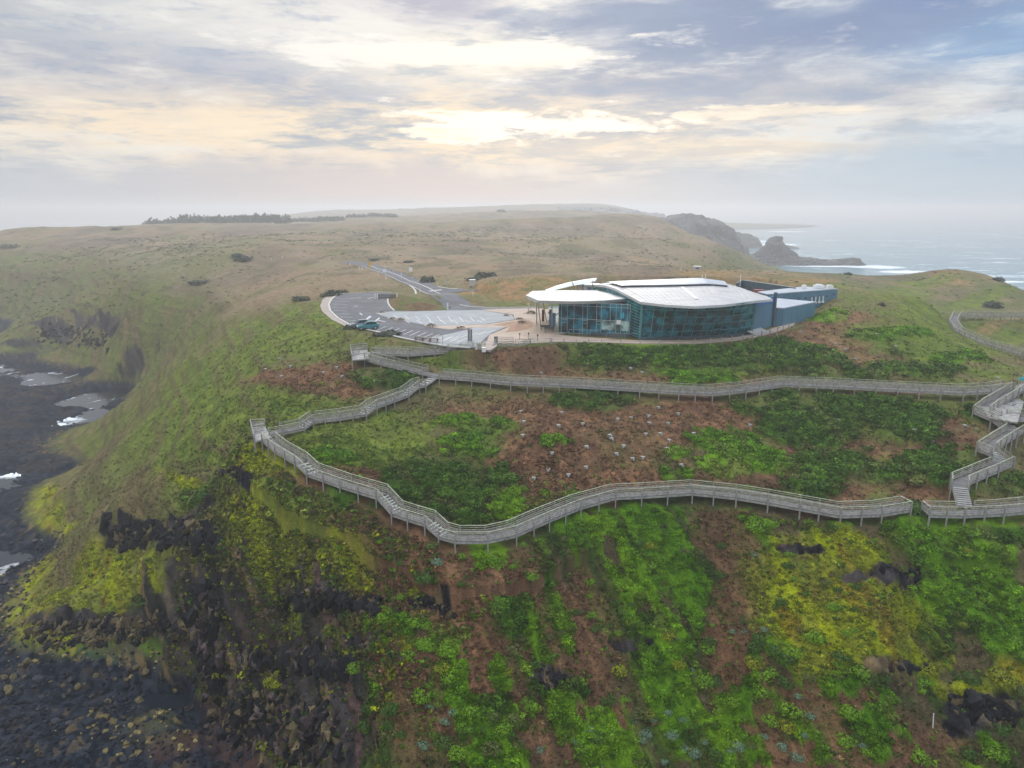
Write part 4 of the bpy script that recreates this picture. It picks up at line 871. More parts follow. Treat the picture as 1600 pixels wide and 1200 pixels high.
def boardwalk(key, label, capA=False, capB=False, hw=HW, step=2.2, group='timber boardwalks round the hill'):
    pts0 = world_walk(key); fl0 = [q[3] == 'S' for q in WALKS[key]][:-1]
    pts, fl = resample(pts0, fl0, step); O = pts[len(pts)//2]
    root = empty('boardwalk', O, label, 'boardwalk', group)
    Lp = offsets(pts, hw); Rp = offsets(pts, -hw); Lr = offsets(pts, hw+.07); Rr = offsets(pts, -hw-.07)
    dv_ = lambda q, dz: q+np.array([0, 0, dz])
    # deck with a running length for the boards
    V, F_, run = [], [], []; acc_ = 0
    bear = MB(O)
    def flush():
        if V:
            me = bpy.data.meshes.new('deck'); me.from_pydata([tuple(map(float, v)) for v in V], [], F_); at = me.attributes.new('run', 'FLOAT', 'POINT'); at.data.foreach_set('value', np.array(run, np.float32)); me.update()
            link('deck', me, M_BOARDS, root)
        V.clear(); F_.clear(); run.clear()
    for i in range(len(pts)-1):
        L_ = np.linalg.norm((pts[i+1]-pts[i])[:2])
        if fl[i]: flush()
        else:
            k = len(V); top = [Lp[i], Rp[i], Rp[i+1], Lp[i+1]]
            for dz in (0, -.06):
                V += [tuple(q+np.array([0,0,dz])-O) for q in top]; run += [acc_, acc_, acc_+L_, acc_+L_]
            F_ += [(k,k+1,k+2,k+3),(k+7,k+6,k+5,k+4)]+[(k+a, k+4+a, k+4+(a+1)%4, k+(a+1)%4) for a in range(4)]
        acc_ += L_
        for side in (Lp, Rp): bear.beam(dv_(side[i], -.17), dv_(side[i+1], -.17), .08, .22)
        bear.beam(dv_(pts[i], -.25), dv_(pts[i+1], -.25), .1, .2)
    flush(); bear.build('bearer', M_POST, root)
    # stairs
    for i in range(len(pts)-1):
        if fl[i]:
            a, b_ = pts[i], pts[i+1]; dz = b_[2]-a[2]; n = max(3, round(abs(dz)/.17)); st_ = MB(O); ed = MB(O)
            for j in range(n):
                t0, t1 = j/n, (j+1)/n; z = (a[2]+dz*(j+1)/n) if dz < 0 else (a[2]+dz*(j+1)/n)
                l0 = Lp[i]+(Lp[i+1]-Lp[i])*t0; l1 = Lp[i]+(Lp[i+1]-Lp[i])*t1; r0 = Rp[i]+(Rp[i+1]-Rp[i])*t0; r1 = Rp[i]+(Rp[i+1]-Rp[i])*t1
                st_.prism([l0[:2], r0[:2], r1[:2], l1[:2]], z-.16, z)
                e0, e1, q0, q1 = (l0, r0, l1, r1) if dz > 0 else (l1, r1, l0, r0)
                ww = .30; lo = e0+(q0-e0)*ww; ro = e1+(q1-e1)*ww
                ed.prism([e0[:2], e1[:2], ro[:2], lo[:2]], z+.003, z+.03)
            sf = st_.build('stair_flight', M_DECK, root); ed.build('step_edge', M_NOSE, sf)
    # railings, bay by bay
    def bay_ok(p, q):
        m2 = (p+q)/2
        return not any((m2[0]-s[0])**2+(m2[1]-s[1])**2 < s[3]**2 and abs(m2[2]-s[2]) < 2 for s in SKIPS)
    posts = []
    for side in (Lr, Rr):
        rl = MB(O); hd = MB(O); keep = set()
        for i in range(len(pts)-1):
            p, q = side[i], side[i+1]
            if not bay_ok(p, q):
                if rl.v: rl.build('rail_board', M_RAIL, root); hd.build('handrail', M_RAILG, root)
                rl = MB(O); hd = MB(O); continue
            keep |= {i, i+1}
            for h in (.12, .34, .56): rl.beam(dv_(p, h), dv_(q, h), .03, .115)
            hd.beam(dv_(p, .83), dv_(q, .83), .04, .07); hd.beam(dv_(p, 1.06), dv_(q, 1.06), .13, .045)
        if rl.v: r_ = rl.build('rail_board', M_RAIL, root); hd.build('handrail', M_RAILG, root)
        po = offsets(pts, (hw+.15) if side is Lr else (-hw-.15)); posts += [po[i] for i in sorted(keep)]
    for flag, i in ((capA, 0), (capB, -1)):
        if flag:
            rl = MB(O); p, q = Lr[i], Rr[i]
            for h in (.12, .34, .56): rl.beam(dv_(p, h), dv_(q, h), .03, .115)
            rl.beam(dv_(p, 1.06), dv_(q, 1.06), .16, .045); rl.build('rail_board', M_RAIL, root)
    if posts:
        ps = np.array(posts); gz = surf(ps[:,0], ps[:,1])
        if len(posts) > 98: keepi = np.linspace(0, len(posts)-1, 98).astype(int); rest = [i for i in range(len(posts)) if i not in set(keepi)]
        else: keepi = range(len(posts)); rest = []
        for i in keepi:
            o = bpy.data.objects.new('post', POSTME); col.objects.link(o); o.parent = root
            zb = min(gz[i], ps[i][2])-.3; o.location = (ps[i][0]-O[0], ps[i][1]-O[1], zb-O[2]); o.scale = (1, 1, ps[i][2]+1.04-zb)
        if rest:
            mb = MB(O)
            for i in rest: zb = min(gz[i], ps[i][2])-.3; mb.box((ps[i][0], ps[i][1], (zb+ps[i][2]+1.04)/2), (.13,.13,ps[i][2]+1.04-zb))
            tag(mb.build('post', M_POST, root), kind='stuff')
    return root
boardwalk('entrance', 'grey timber ramp with open rails running from the car park gate to the left turn', capB=False)
boardwalk('upper', 'long upper timber boardwalk crossing below the glass building', capA=True, step=2.75)
boardwalk('west', 'stepped timber boardwalk zigzagging down left from the upper walk to the lookout corner')
boardwalk('south', 'long lower timber boardwalk curving down three stairs round the brown hollow', capA=True, capB=True, step=2.6)
boardwalk('east', 'short lower boardwalk at the right edge, beyond the bush that hides the gap', capA=True)
boardwalk('zigzag', 'steep zigzag timber stairway climbing at the right edge')
boardwalk('spur', 'level side deck leaving the zigzag stairway to the right', )
boardwalk('far', 'distant hazy boardwalk bending round the far right hollow', capA=False)
# landing decks where the walks meet
def landing(px, z, label, rails=()):
    P_ = [np.array(gp(u, v, z)) for u, v in px]; O = P_[0]; root = empty('landing', O, label, 'landing', 'landings where the boardwalks meet')
    MB(O).prism([p[:2] for p in P_], z-.2, z-.003).build('deck', M_DECK, root)
    n = len(P_)
    for i, j in rails:
        rl = MB(O)
        for h in (.16, .34, .52, .70, 1.06): rl.beam(P_[i]+(0,0,h), P_[j]+(0,0,h), .05, .13)
        rl.build('rail_board', M_RAIL, root)
        for k in (i, j):
            zb = ground(*P_[k][:2])-.3; o = bpy.data.objects.new('post', POSTME); col.objects.link(o); o.parent = root; o.location = tuple(np.array([P_[k][0], P_[k][1], zb])-O); o.scale = (1, 1, z+1.04-zb)
landing([(548,548),(574,546),(576,560),(550,563)], 36.36, 'square landing at the left turn of the upper boardwalk', [(0, 3), (0, 1)])
landing([(392,667),(414,666),(424,684),(398,690)], 30.52, 'lookout landing at the far left corner of the boardwalk', [(0, 1), (0, 3)])
landing([(1532,635),(1575,610),(1600,628),(1590,660),(1545,652)], 32.66, 'wide landing at the top of the zigzag stairs', [(0, 1)])

# ---------------------------------------------------------------- visitor building
M_ROOF = plain('pale_metal_roof', (.42,.41,.405), .6, .16, .35, stretch=(1, 3, 1)); M_FASCIA = plain('white_fascia', (.52,.52,.52), .5, .06); M_ROOF2 = plain('blue_grey_roof_plate', (.36,.39,.44), .45, .12, .3, metal=.0)
M_FRAME = plain('teal_frame', (.08,.26,.27), .5, .15); M_FRAMEL = plain('pale_frame', (.30,.38,.38), .5, .1); M_BLUE = plain('steel_blue_cladding', (.06,.17,.24), .55, .2, .5, stretch=(6, 6, .3)); M_NAVY = plain('navy_cladding', (.045,.085,.12), .6, .2); M_BAND = plain('bright_blue_band', (.01,.12,.36), .5, .1)
M_INNER = plain('interior_wall', (.08,.13,.13), .9, .6, .6); M_FLOOR = plain('interior_floor', (.10,.16,.16), .6, .3, .5); M_PLINTH = plain('slate_plinth', (.05,.08,.10), .7, .3); M_WHITE = plain('white_paint', (.78,.78,.76), .5, .05); M_DARK = plain('charcoal', (.03,.032,.035), .6, .2)
def glass(name, tint, op=.35, rough=.05):
    m, t, b = new_mat(name); t.n.remove(b); out = [n for n in t.n if n.type == 'OUTPUT_MATERIAL'][0]
    tr = t.node('ShaderNodeBsdfTransparent'); tr.inputs[0].default_value = (*tint, 1)
    gl = t.node('ShaderNodeBsdfGlossy'); gl.inputs['Roughness'].default_value = rough; gl.inputs[0].default_value = (.8, .95, 1, 1)
    df = t.node('ShaderNodeBsdfDiffuse'); pos = t.node('ShaderNodeTexCoord').outputs['Object']
    t.put(df.inputs[0], t.mix(t.ss(t.noise(pos, .55, 4), .38, .62), [c_*.2 for c_ in tint], [c_*1.7 for c_ in tint]))  # light and dark mottling painted in for reflections on the panes
    m1 = t.node('ShaderNodeMixShader'); m1.inputs[0].default_value = op; t.l.new(tr.outputs[0], m1.inputs[1]); t.l.new(df.outputs[0], m1.inputs[2])
    fr = t.node('ShaderNodeFresnel'); fr.inputs[0].default_value = 1.45
    m2 = t.node('ShaderNodeMixShader'); t.l.new(fr.outputs[0], m2.inputs[0]); t.l.new(m1.outputs[0], m2.inputs[1]); t.l.new(gl.outputs[0], m2.inputs[2]); t.l.new(m2.outputs[0], out.inputs[0]); return m
G_TEAL = glass('teal_glass', (.012,.23,.30), .52); G_BLUE = glass('blue_glass', (.015,.20,.28), .6); G_CLEAR = glass('clear_glass', (.62,.74,.74), .10)
up = lambda p, z: np.array([p[0], p[1], z])
A0 = np.array(gp(999,530,38)); B0 = np.array(gp(1173.5,521,38)); A1 = np.array(gp(1003.5,473.5,44.4)); B1 = np.array(gp(1181,470,44.4))
def bowed(a, b_, bulge, n):
    out = []; e = (b_-a)[:2]; nn = np.array([e[1], -e[0]])/np.linalg.norm(e)
    for i in range(n+1): t_ = i/n; p = a+(b_-a)*t_; out.append(np.array([*(p[:2]+nn*bulge*4*t_*(1-t_)), p[2]]))
    return out
NB = 12
FB = bowed(A0, B0, 1.3, NB); FT = bowed(A1, B1, 4.2, NB)
OB = A0.copy()
bld = empty('visitor_centre', OB, 'low glass-walled visitor building with curved pale roofs and blue rear wings on the headland', 'building')
mb = MB(OB); mb.strip(FB, FT); mb.build('glass_wall', G_TEAL, bld)
fr = MB(OB)
for i in range(NB+1): fr.beam(FB[i]+(0,-.05,0), FT[i]+(0,-.05,0), .09 if 0 < i < NB else .34, .16 if 0 < i < NB else .3)
for t_ in (.015, .22, .44, .64, .84, .985):
    P_ = [FB[i]+(FT[i]-FB[i])*t_+(0,-.06,0) for i in range(NB+1)]
    for i in range(NB): fr.beam(P_[i], P_[i+1], .08, .08)
fr.build('window_frame', M_FRAME, bld)
pl = MB(OB)
for i in range(NB): pl.beam(FB[i]+(0,-.25,.12), FB[i+1]+(0,-.25,.12), .2, .5)
pl.build('plinth', M_PLINTH, bld)
# gable arc of the main roof
ARC = [np.array(dp(1002,471.6,123.2)), np.array(dp(984,462,130)), np.array(dp(962.5,450.8,137)), np.array(dp(948,446,143)), np.array(dp(934,444.5,149)), np.array(dp(925.7,448,155))]
ARC_S = [0, .17, .36, .52, .7, 1.0]
FRONT = [(0, (1002,471.6,123.2)), (.2, (1040,476.0,121.0)), (.42, (1085,478.6,119.4)), (.64, (1130,476.0,121.2)), (.86, (1181,469.5,126.4)), (1.0, (1207,467.5,129.5))]
RIDGE = [(0, (948,446,143)), (.15, (975,443.2,143)), (.62, (1104,438,143)), (.80, (1145,444.6,143)), (1.0, (1184,459.5,138))]
def lerp_t(tab, t_):
    for (a, p), (b_, q) in zip(tab[:-1], tab[1:]):
        if t_ <= b_+1e-9: k = (t_-a)/(b_-a); return np.array(dp(*p))*(1-k)+np.array(dp(*q))*k
    return np.array(dp(*tab[-1][1]))
def roofpt(t_, s_):
    f_ = lerp_t(FRONT, t_); r_ = lerp_t(RIDGE, t_)
    if s_ <= .52: k = s_/.52; p = f_+(r_-f_)*k; p[2] += .45*4*k*(1-k)*(1-.6*t_)
    else:
        k = (s_-.52)/.48; b_ = r_+np.array([-2.0, 13.0, -1.9]); p = r_+(b_-r_)*k; p[2] += .35*4*k*(1-k)
    if t_ == 0:
        for (s0, a), (s1, c_) in zip(zip(ARC_S[:-1], ARC[:-1]), zip(ARC_S[1:], ARC[1:])):
            if s_ <= s1+1e-9: k = (s_-s0)/(s1-s0); return a+(c_-a)*k
    return p
def roof_sheet(name, ts, ss, dz, th, mat, parent):
    mb = MB(OB); P_ = [[roofpt(t_, s_)+(0,0,dz) for t_ in ts] for s_ in ss]; n, m_ = len(ss), len(ts)
    Q_ = [[q-(0,0,th) for q in r_] for r_ in P_]
    k = 0; mb.v = [tuple(q-OB) for r_ in P_ for q in r_]+[tuple(q-OB) for r_ in Q_ for q in r_]; N_ = n*m_
    for i in range(n-1):
        for j in range(m_-1):
            a = i*m_+j; mb.f += [(a, a+1, a+1+m_, a+m_), (N_+a, N_+a+m_, N_+a+1+m_, N_+a+1)]
    for j in range(m_-1): mb.f += [(j, N_+j, N_+j+1, j+1), ((n-1)*m_+j, (n-1)*m_+j+1, N_+(n-1)*m_+j+1, N_+(n-1)*m_+j)]
    for i in range(n-1): mb.f += [(i*m_, (i+1)*m_, N_+(i+1)*m_, N_+i*m_), (i*m_+m_-1, N_+i*m_+m_-1, N_+(i+1)*m_+m_-1, (i+1)*m_+m_-1)]
    return mb.build(name, mat, parent)
TS = [0, .08, .2, .31, .42, .53, .64, .75, .86, 1.0]
SS = [0, .08, .17, .26, .36, .44, .52, .6, .7, .85, 1.0]
rf = roof_sheet('roof', TS, SS, .0, .32, M_ROOF, bld)
roof_sheet('roof_plate', [.045, .15, .3, .45, .6, .74], [.365, .44, .52, .6, .7, .85], .42, .14, M_ROOF2, rf)
sh_m = MB(OB)
for t0, t1 in zip([.05, .2, .35, .5, .65], [.2, .35, .5, .65, .735]): sh_m.beam(roofpt(t0, .375)+(0,0,.14), roofpt(t1, .375)+(0,0,.14), .1, .24)
sh_m.build('shade_strip', M_DARK, rf)  # charcoal bar put in for the shade under the raised plate
sk = MB(OB); a, b_ = roofpt(.44, .34), roofpt(.47, .10)
sk.beam(a+(0,0,.09), b_+(0,0,.09), .55, .1); sk.build('skylight', M_WHITE, rf)
# roof seams
se = MB(OB)
for t_ in np.linspace(.03, .97, 26):
    for s0, s1 in zip(SS[:6], SS[1:7]): se.beam(roofpt(t_, s0)+(0,0,.015), roofpt(t_, s1)+(0,0,.015), .05, .04)
se.build('roof_seam', M_FASCIA, rf)
fc = MB(OB)
for t0, t1 in zip(TS[:-1], TS[1:]): fc.beam(roofpt(t0, 0)+(0,-.05,-.2), roofpt(t1, 0)+(0,-.05,-.2), .12, .42)
for s0, s1 in zip(range(5), range(1, 6)): fc.beam(ARC[s0]+(-.08,0,-.2), ARC[s1]+(-.08,0,-.2), .12, .46)
fc.build('fascia', M_FASCIA, rf)
# left flank of the hall under the arc, with horizontal louvres
gl = MB(OB); base_ = [A0, np.array([ARC[1][0]-.25, ARC[1][1]+.2, 38]), *[np.array([q[0]-.1, q[1], 38]) for q in ARC[2:]]]
topg = [A1]+[q-(0,0,.35) for q in ARC[1:]]
gl.strip(base_, topg); gl.build('glass_wall', G_TEAL, bld)
lv = MB(OB)
for i in range(13):
    k = (i+.5)/13
    for j in range(5): p = base_[j]+(topg[j]-base_[j])*k; q = base_[j+1]+(topg[j+1]-base_[j+1])*k; lv.beam(p+(-.1,-.03,0), q+(-.1,-.03,0), .16, .05)
lv.build('louvre', M_FRAME, bld)
# inside of the hall
def inset(p, q, d): return p+(q-p)/np.linalg.norm(q-p)*d
inn = MB(OB); back = [p+np.array([1.0, 9.0, 0]) for p in FB]
inn.strip([up(p, 38.06) for p in FB], [up(p, 38.06) for p in back]); inn.build('floor', M_FLOOR, bld)
wl = MB(OB); wl.strip([up(p, 38.06) for p in back], [up(p, 44.3) for p in back]); wl.build('inner_wall', M_INNER, bld)
cn = MB(OB)
for i in (1, 4, 6, 9): cn.box((*(back[i][:2]-(0,2.5)), 39.0), (2.4,.7,1.1))
cn.build('counter', M_FRAMEL, bld)
# right end: blue wall with bright band, dark fin
C0 = np.array(gp(1205.5,509.5,38)); e = (C0-B0)[:2]; e /= np.linalg.norm(e)
n2 = np.array([-e[1], e[0]])*.3
mb = MB(OB); mb.prism([B0[:2]+e*.25, C0[:2], C0[:2]+n2, B0[:2]+e*.25+n2], 38, [43.95, 43.7, 43.7, 43.95]); mb.build('blue_wall', M_BLUE, bld)
mb = MB(OB); o2 = np.array([e[1], -e[0]])*.08; mb.prism([B0[:2]+e*.5, C0[:2], C0[:2]+o2, B0[:2]+e*.5+o2], [42.7, 42.5, 42.5, 42.7], [43.9, 43.65, 43.65, 43.9]); mb.build('blue_band', M_BAND, bld)
mb = MB(OB); mb.box((C0[0]+.25, C0[1]-.1, 41.2), (.4,.5,6.6), .5); mb.build('wall_fin', M_NAVY, bld)
# low blue block
a = np.array(gp(1207,507.7,38)); b_ = np.array(gp(1222,508.6,38)); c_ = np.array(gp(1274.6,472.3,41.3)); d_ = np.array(gp(1209,466.3,41.3))
mb = MB(OB); mb.prism([a[:2], b_[:2], c_[:2], d_[:2]], 36.0, 41.25); mb.build('blue_block', M_BLUE, bld)
cc = (a+b_+c_+d_)/4; ex = lambda p: cc[:2]+(p[:2]-cc[:2])*1.015
mb = MB(OB); mb.prism([ex(a), ex(b_), ex(c_), ex(d_)], 41.25, 41.42); mb.build('flat_roof', M_ROOF2, bld)
# long rear wing
q = [np.array(gp(*p)) for p in ((1199,460.3,42), (1309,451.8,42), (1262,448.6,42), (1246,449.4,42), (1184,456.5,42))]
mb = MB(OB); mb.prism([p[:2] for p in q], 35.5, 41.95); mb.build('rear_wing', M_BLUE, bld)
cc = sum(q)/5; mb = MB(OB); mb.prism([cc[:2]+(p[:2]-cc[:2])*1.01 for p in q], 41.95, 42.12); mb.build('flat_roof', M_ROOF2, bld)
mb = MB(OB)
for t_ in np.linspace(.12, .95, 9): p = q[0]+(q[1]-q[0])*t_; mb.box((p[0], p[1]-.1, 40.9-.3*(int(t_*40) % 2)), (.5,.12,.5), math.atan2(*(q[1]-q[0])[1::-1]))
mb.build('wall_vent', M_NAVY, bld)
for uu, vv_, s in ((1279,449.8,1.6),(1296,450.8,1.1),(1256,450.6,.7)):
    p = gp(uu, vv_, 42.2); mb = MB(OB); mb.box((p[0], p[1], 42.5), (s*1.3, s, .7)); mb.box((p[0], p[1], 42.95), (s*.8, s*.7, .2)); mb.build('roof_unit', M_WHITE, bld)
for uu in (1266, 1272, 1278, 1284):
    t_ = (uu-1199)/110; p = q[0]+(q[1]-q[0])*t_; o_ = np.array([e[1], -e[0], 0])*.3
    mb = MB(OB); mb.cyl((p[0]+o_[0], p[1]+o_[1], 39.4), (p[0]+o_[0], p[1]+o_[1], 40.7+.4*(uu % 3)), .12); mb.box((p[0]+o_[0], p[1]+o_[1], 39.4), (.5,.3,.4)); mb.build('wall_pipe', M_WHITE, bld)
# service yard wall and store
p, q2 = np.array(gp(1159,437.6,42.3)), np.array(gp(1243,449.6,42.3)); mb = MB(p); mb.beam(up(p, 40.6), up(q2, 40.6), .3, 3.4); mb.beam(up(p, 40.6), up(np.array(gp(1151,442.5,42.3)), 40.6), .3, 3.4)
yw = empty('yard_wall', p, 'dark blue-grey wall of the service yard behind the glass building', 'wall'); mb.build('wall_panel', M_NAVY, yw); mb = MB(p); mb.beam(up(p, 42.34), up(q2, 42.34), .38, .08); mb.build('coping', M_FRAMEL, yw)
p = np.array(gp(1186,452.5,41)); st_ = empty('store', p, 'small red metal store in the yard between the grey wall and the rear wing', 'store'); mb = MB(p); mb.box((p[0], p[1], 39.9), (2.2,1.6,1.9)); mb.build('body', plain('red_paint', (.35,.03,.04), .6, .3), st_); mb = MB(p); mb.box((p[0], p[1], 40.92), (2.4,1.8,.14)); mb.box((p[0]+.6, p[1]-.83, 39.8), (.9,.05,1.5)); mb.build('lid', plain('dull_red_lid', (.22,.03,.035), .7, .3), st_)
# left wing
W0 = np.array(gp(872.5,520,38)); W1 = np.array([ARC[1][0]-.3, ARC[1][1]-2.9, 38]); Wb = np.array(gp(856,504.5,38)); WT = 43.75
mb = MB(OB); mb.strip([W0, W1], [up(W0, WT), up(W1, WT)]); mb.build('glass_wall', G_BLUE, bld)
mb = MB(OB); mb.strip([Wb, W0], [up(Wb, WT), up(W0, WT)]); mb.build('entrance_glass', G_CLEAR, bld)
fr = MB(OB); xs = [0,.04,.125,.22,.345,.41,.54,.605,.73,.81,.88,.965,1.0]
for i, k in enumerate(xs): p = W0+(W1-W0)*k+(0,-.06,0); fr.beam(p, up(p, WT), .08, .08)
for z in (38.1, 40.75, 43.1, WT-.05): fr.beam(up(W0, z)+(0,-.07,0), up(W1, z)+(0,-.07,0), .08, .09)
for i in (1, 4, 6): p = W0+(W1-W0)*xs[i]+(0,-.07,0); q_ = W0+(W1-W0)*xs[i+1]+(0,-.07,0); [fr.beam(up(p, z), up(q_, z), .06, .07) for z in (40.0, 40.5)]
fr.build('window_frame', M_FRAMEL, bld)
mb = MB(OB); p = W0+(W1-W0)*.61; q_ = W0+(W1-W0)*.985; off = np.array([.05,-.12,0]); mb.add([up(p,39.05)+off, up(q_,39.05)+off, up(q_,40.7)+off, up(p,40.7)+off], [(0,1,2,3)]); mb.build('frosted_pane', glass('frosted_glass', (.42,.58,.55), .6, .3), bld)
mb = MB(OB); p = W0+(W1-W0)*.85+(0,-.18,0); mb.box((p[0], p[1], 40.55), (.85,.05,.75)); mb.build('white_notice', M_WHITE, bld)
mb = MB(OB); p = W0+(W1-W0)*.895+(0,-.1,0); [mb.box((p[0]+dx_, p[1], 41.75), (.34,.04,1.1)) for dx_ in (-.2, .2)]; mb.build('light_blue_poster', plain('cyan_poster', (.05,.35,.42), .6, .2), bld)
mb = MB(OB); bw = [p+np.array([.5,7,0]) for p in (W0, W1)]; mb.strip([up(W0,38.06), up(W1,38.06)], [up(bw[0],38.06), up(bw[1],38.06)]); mb.build('floor', M_FLOOR, bld)
mb = MB(OB); mb.strip([up(bw[0],38.06), up(bw[1],38.06)], [up(bw[0],43.7), up(bw[1],43.7)]); mb.build('inner_wall', M_INNER, bld)
mb = MB(OB); mb.beam(up(W0+(W1-W0)*.45,38.25)+(0,-.2,0), up(W1,38.25)+(0,-.2,0), .2, .6); mb.build('plinth', M_PLINTH, bld)
L_ = [np.array(gp(*p)) for p in ((823,462,44.25),(840.8,469.6,44.25),(897,471,44.25),(945,469.5,44.25),(985,466,44.25))]; K_ = [np.array(dp(*p)) for p in ((834,454.6,145),(862,453.8,147),(891,453.5,148),(925,453.2,149),(957,453.0,150))]
wr = MB(OB); P_ = []; n = 5
for dz in (.0, -.12):
    P_ += [p+(0,0,dz+.05*0) for p in L_]+[(p+q_)/2+(0,0,dz+.22) for p, q_ in zip(L_, K_)]+[p+(0,0,dz) for p in K_]
F_ = []
for i in range(2):
    for j in range(4): a = i*5+j; F_ += [(a, a+1, a+6, a+5), (15+a, 20+a, 21+a, 16+a)]
for j in range(4): F_ += [(j, 15+j, 16+j, j+1), (10+j, 11+j, 26+j, 25+j)]
for i in range(2): F_ += [(i*5, i*5+5, 20+i*5, 15+i*5), (i*5+4, 19+i*5, 24+i*5, i*5+9)]
wr.add(P_, F_); wro = wr.build('wing_roof', M_ROOF, bld)
fc = MB(OB)
for i in range(4): fc.add([L_[i]+(0,-.02,.03), L_[i+1]+(0,-.02,.03), L_[i+1]+(0,.35,-.55), L_[i]+(0,.35,-.55), L_[i]+(0,.6,-.1), L_[i+1]+(0,.6,-.1)], [(0,1,2,3),(3,2,5,4),(4,5,1,0)])
fc.beam(L_[0]+(-.1,0,-.12), K_[0]+(-.1,0,-.12), .12, .3); fc.build('fascia', M_FASCIA, wro)
se = MB(OB)
for k in np.linspace(.02, .98, 22):
    i = min(int(k*4), 3); f_ = k*4-i; a = L_[i]+(L_[i+1]-L_[i])*f_; c_ = K_[i]+(K_[i+1]-K_[i])*f_; m2 = (a+c_)/2+(0,0,.22); se.beam(a+(0,0,.02), m2+(0,0,.02), .05, .04); se.beam(m2+(0,0,.02), c_+(0,0,.02), .05, .04)
se.build('roof_seam', M_FASCIA, wro)
for (ub, vb, ut, vt) in ((838.6,506,838.2,472),(845.5,514,840.5,472.5),(862.5,517,862.5,473),(854,503,848,470)):
    b_ = np.array(gp(ub, vb, 38)); t_ = np.array(gp(ut, vt, 43.9)); mb = MB(OB); mb.cyl(b_, t_, .10, .10); mb.build('column', M_FRAMEL, bld)
for (uu, v0, w_, h_, mat, nm) in ((848.5,503,.5,2.4,plain('dark_red_panel', (.12,.03,.03), .6),'entrance_panel'),(861.5,511,.9,2.6,plain('blue_panel', (.10,.22,.36), .6, .4),'entrance_panel')):
    p = gp(uu, v0, 38); mb = MB(OB); mb.box((p[0], p[1], 38.1+h_/2), (w_,.12,h_)); mb.build(nm, mat, bld)
# soaring canopy fins behind the left wing
cp = [np.array(dp(*p)) for p in ((853,453.6,150),(872,446.5,150.5),(893.5,440.6,151),(913,437.2,151.5),(931,434.6,152))]
lo = [np.array(dp(*p)) for p in ((862,454.2,149),(878,450.5,149.5),(895,446.2,150),(914,443.2,150.5),(928,439.4,151))]
for nm, i0, i1 in (('canopy_fin', 0, 2), ('canopy_fin', 2, 4)):
    mb = MB(OB); k0 = cp[i0:i1+1]; l0 = lo[i0:i1+1]; g_ = np.array([.25,0,0]) if i0 else 0
    T_ = [p+g_ for p in k0]; B_ = [p+g_ for p in l0]; mb.strip(T_, B_); mb.strip([p+(0,4.5,-.4) for p in T_], [p+(0,4.5,-.6) for p in B_]); mb.strip(T_, [p+(0,4.5,-.4) for p in T_]); mb.strip(B_, [p+(0,4.5,-.6) for p in B_]); mb.add([T_[0], B_[0], B_[0]+(0,4.5,-.6), T_[0]+(0,4.5,-.4)], [(0,1,2,3)]); mb.add([T_[-1], B_[-1], B_[-1]+(0,4.5,-.6), T_[-1]+(0,4.5,-.4)], [(0,1,2,3)])
    mb.build(nm, M_WHITE, bld)
mb = MB(OB)
for uu in (902, 911, 926): t_ = (uu-862)/66*4; p = np.array(dp(uu, 448, 151)); mb.cyl((p[0], p[1], 43.5), (p[0], p[1], 45.3+.25*(uu > 920)), .09)
mb.build('canopy_post', M_FRAME, bld)
# mast poles on the roof line
for uu, vt in ((1097,431.5),(1102,432),(1157,436)):
    p = dp(uu, 438, 146); mb = MB(OB); mb.cyl((p[0], p[1], 45.0), (p[0], p[1], 47.3), .05, .04, 6); mb.box((p[0], p[1], 47.2), (.3,.05,.05)); mb.build('roof_mast', M_WHITE, bld)
# tables and chairs behind the glass
M_TABLE = plain('pale_table', (.45,.46,.42), .6, .1); M_CHAIR = plain('dark_chair', (.09,.11,.10), .6, .2)
def table_at(p):
    t_ = empty('cafe_table', p, '', 'table', 'cafe tables along the glass wall'); mb = MB(); mb.cyl((0,0,.72), (0,0,.76), .42, n=14); mb.build('table_top', M_TABLE, t_); mb = MB(); mb.cyl((0,0,.03), (0,0,.72), .04); mb.cyl((0,0,0), (0,0,.03), .22, n=12); mb.build('leg', M_CHAIR, t_); return t_
def chair_at(p):
    t_ = empty('cafe_chair', p, '', 'chair', 'cafe chairs along the glass wall'); mb = MB(); mb.box((0,0,.45), (.42,.42,.05)); mb.build('seat', M_CHAIR, t_); mb = MB(); mb.box((0,.2,.72), (.4,.04,.4)); mb.build('backrest', M_CHAIR, t_); mb = MB()
    for x_ in (-.18, .18):
        for y_ in (-.18, .18): mb.cyl((x_, y_, 0), (x_, y_, .44), .018, n=5)
    mb.build('leg_frame', M_CHAIR, t_); return t_
ORD = ['leftmost', 'second', 'third', 'fourth', 'fifth', 'sixth', 'seventh', 'eighth', 'ninth', 'tenth', 'eleventh', 'twelfth']
t0 = c0_ = None
for i in range(11):
    p = (FB[i]+FB[i+1])/2+np.array([.2, 1.5, .07]); nm = ORD[i]+(' from the left' if i else '')
    if t0 is None: t0 = table_at(p); o = t0
    else: o = dup(t0, p)
    o['label'] = 'round pale table behind the tall teal glass wall, %s' % nm
    for s_, w_ in ((-1, 'left'), (1, 'right')):
        q_ = p+np.array([.62*s_, 0, 0])
        if c0_ is None: c0_ = chair_at(q_); o = c0_; o.rotation_euler.z = -s_*math.pi/2
        else: o = dup(c0_, q_, -s_*math.pi/2)
        o['label'] = 'dark chair %s of the glass wall table that is %s' % (w_, nm)

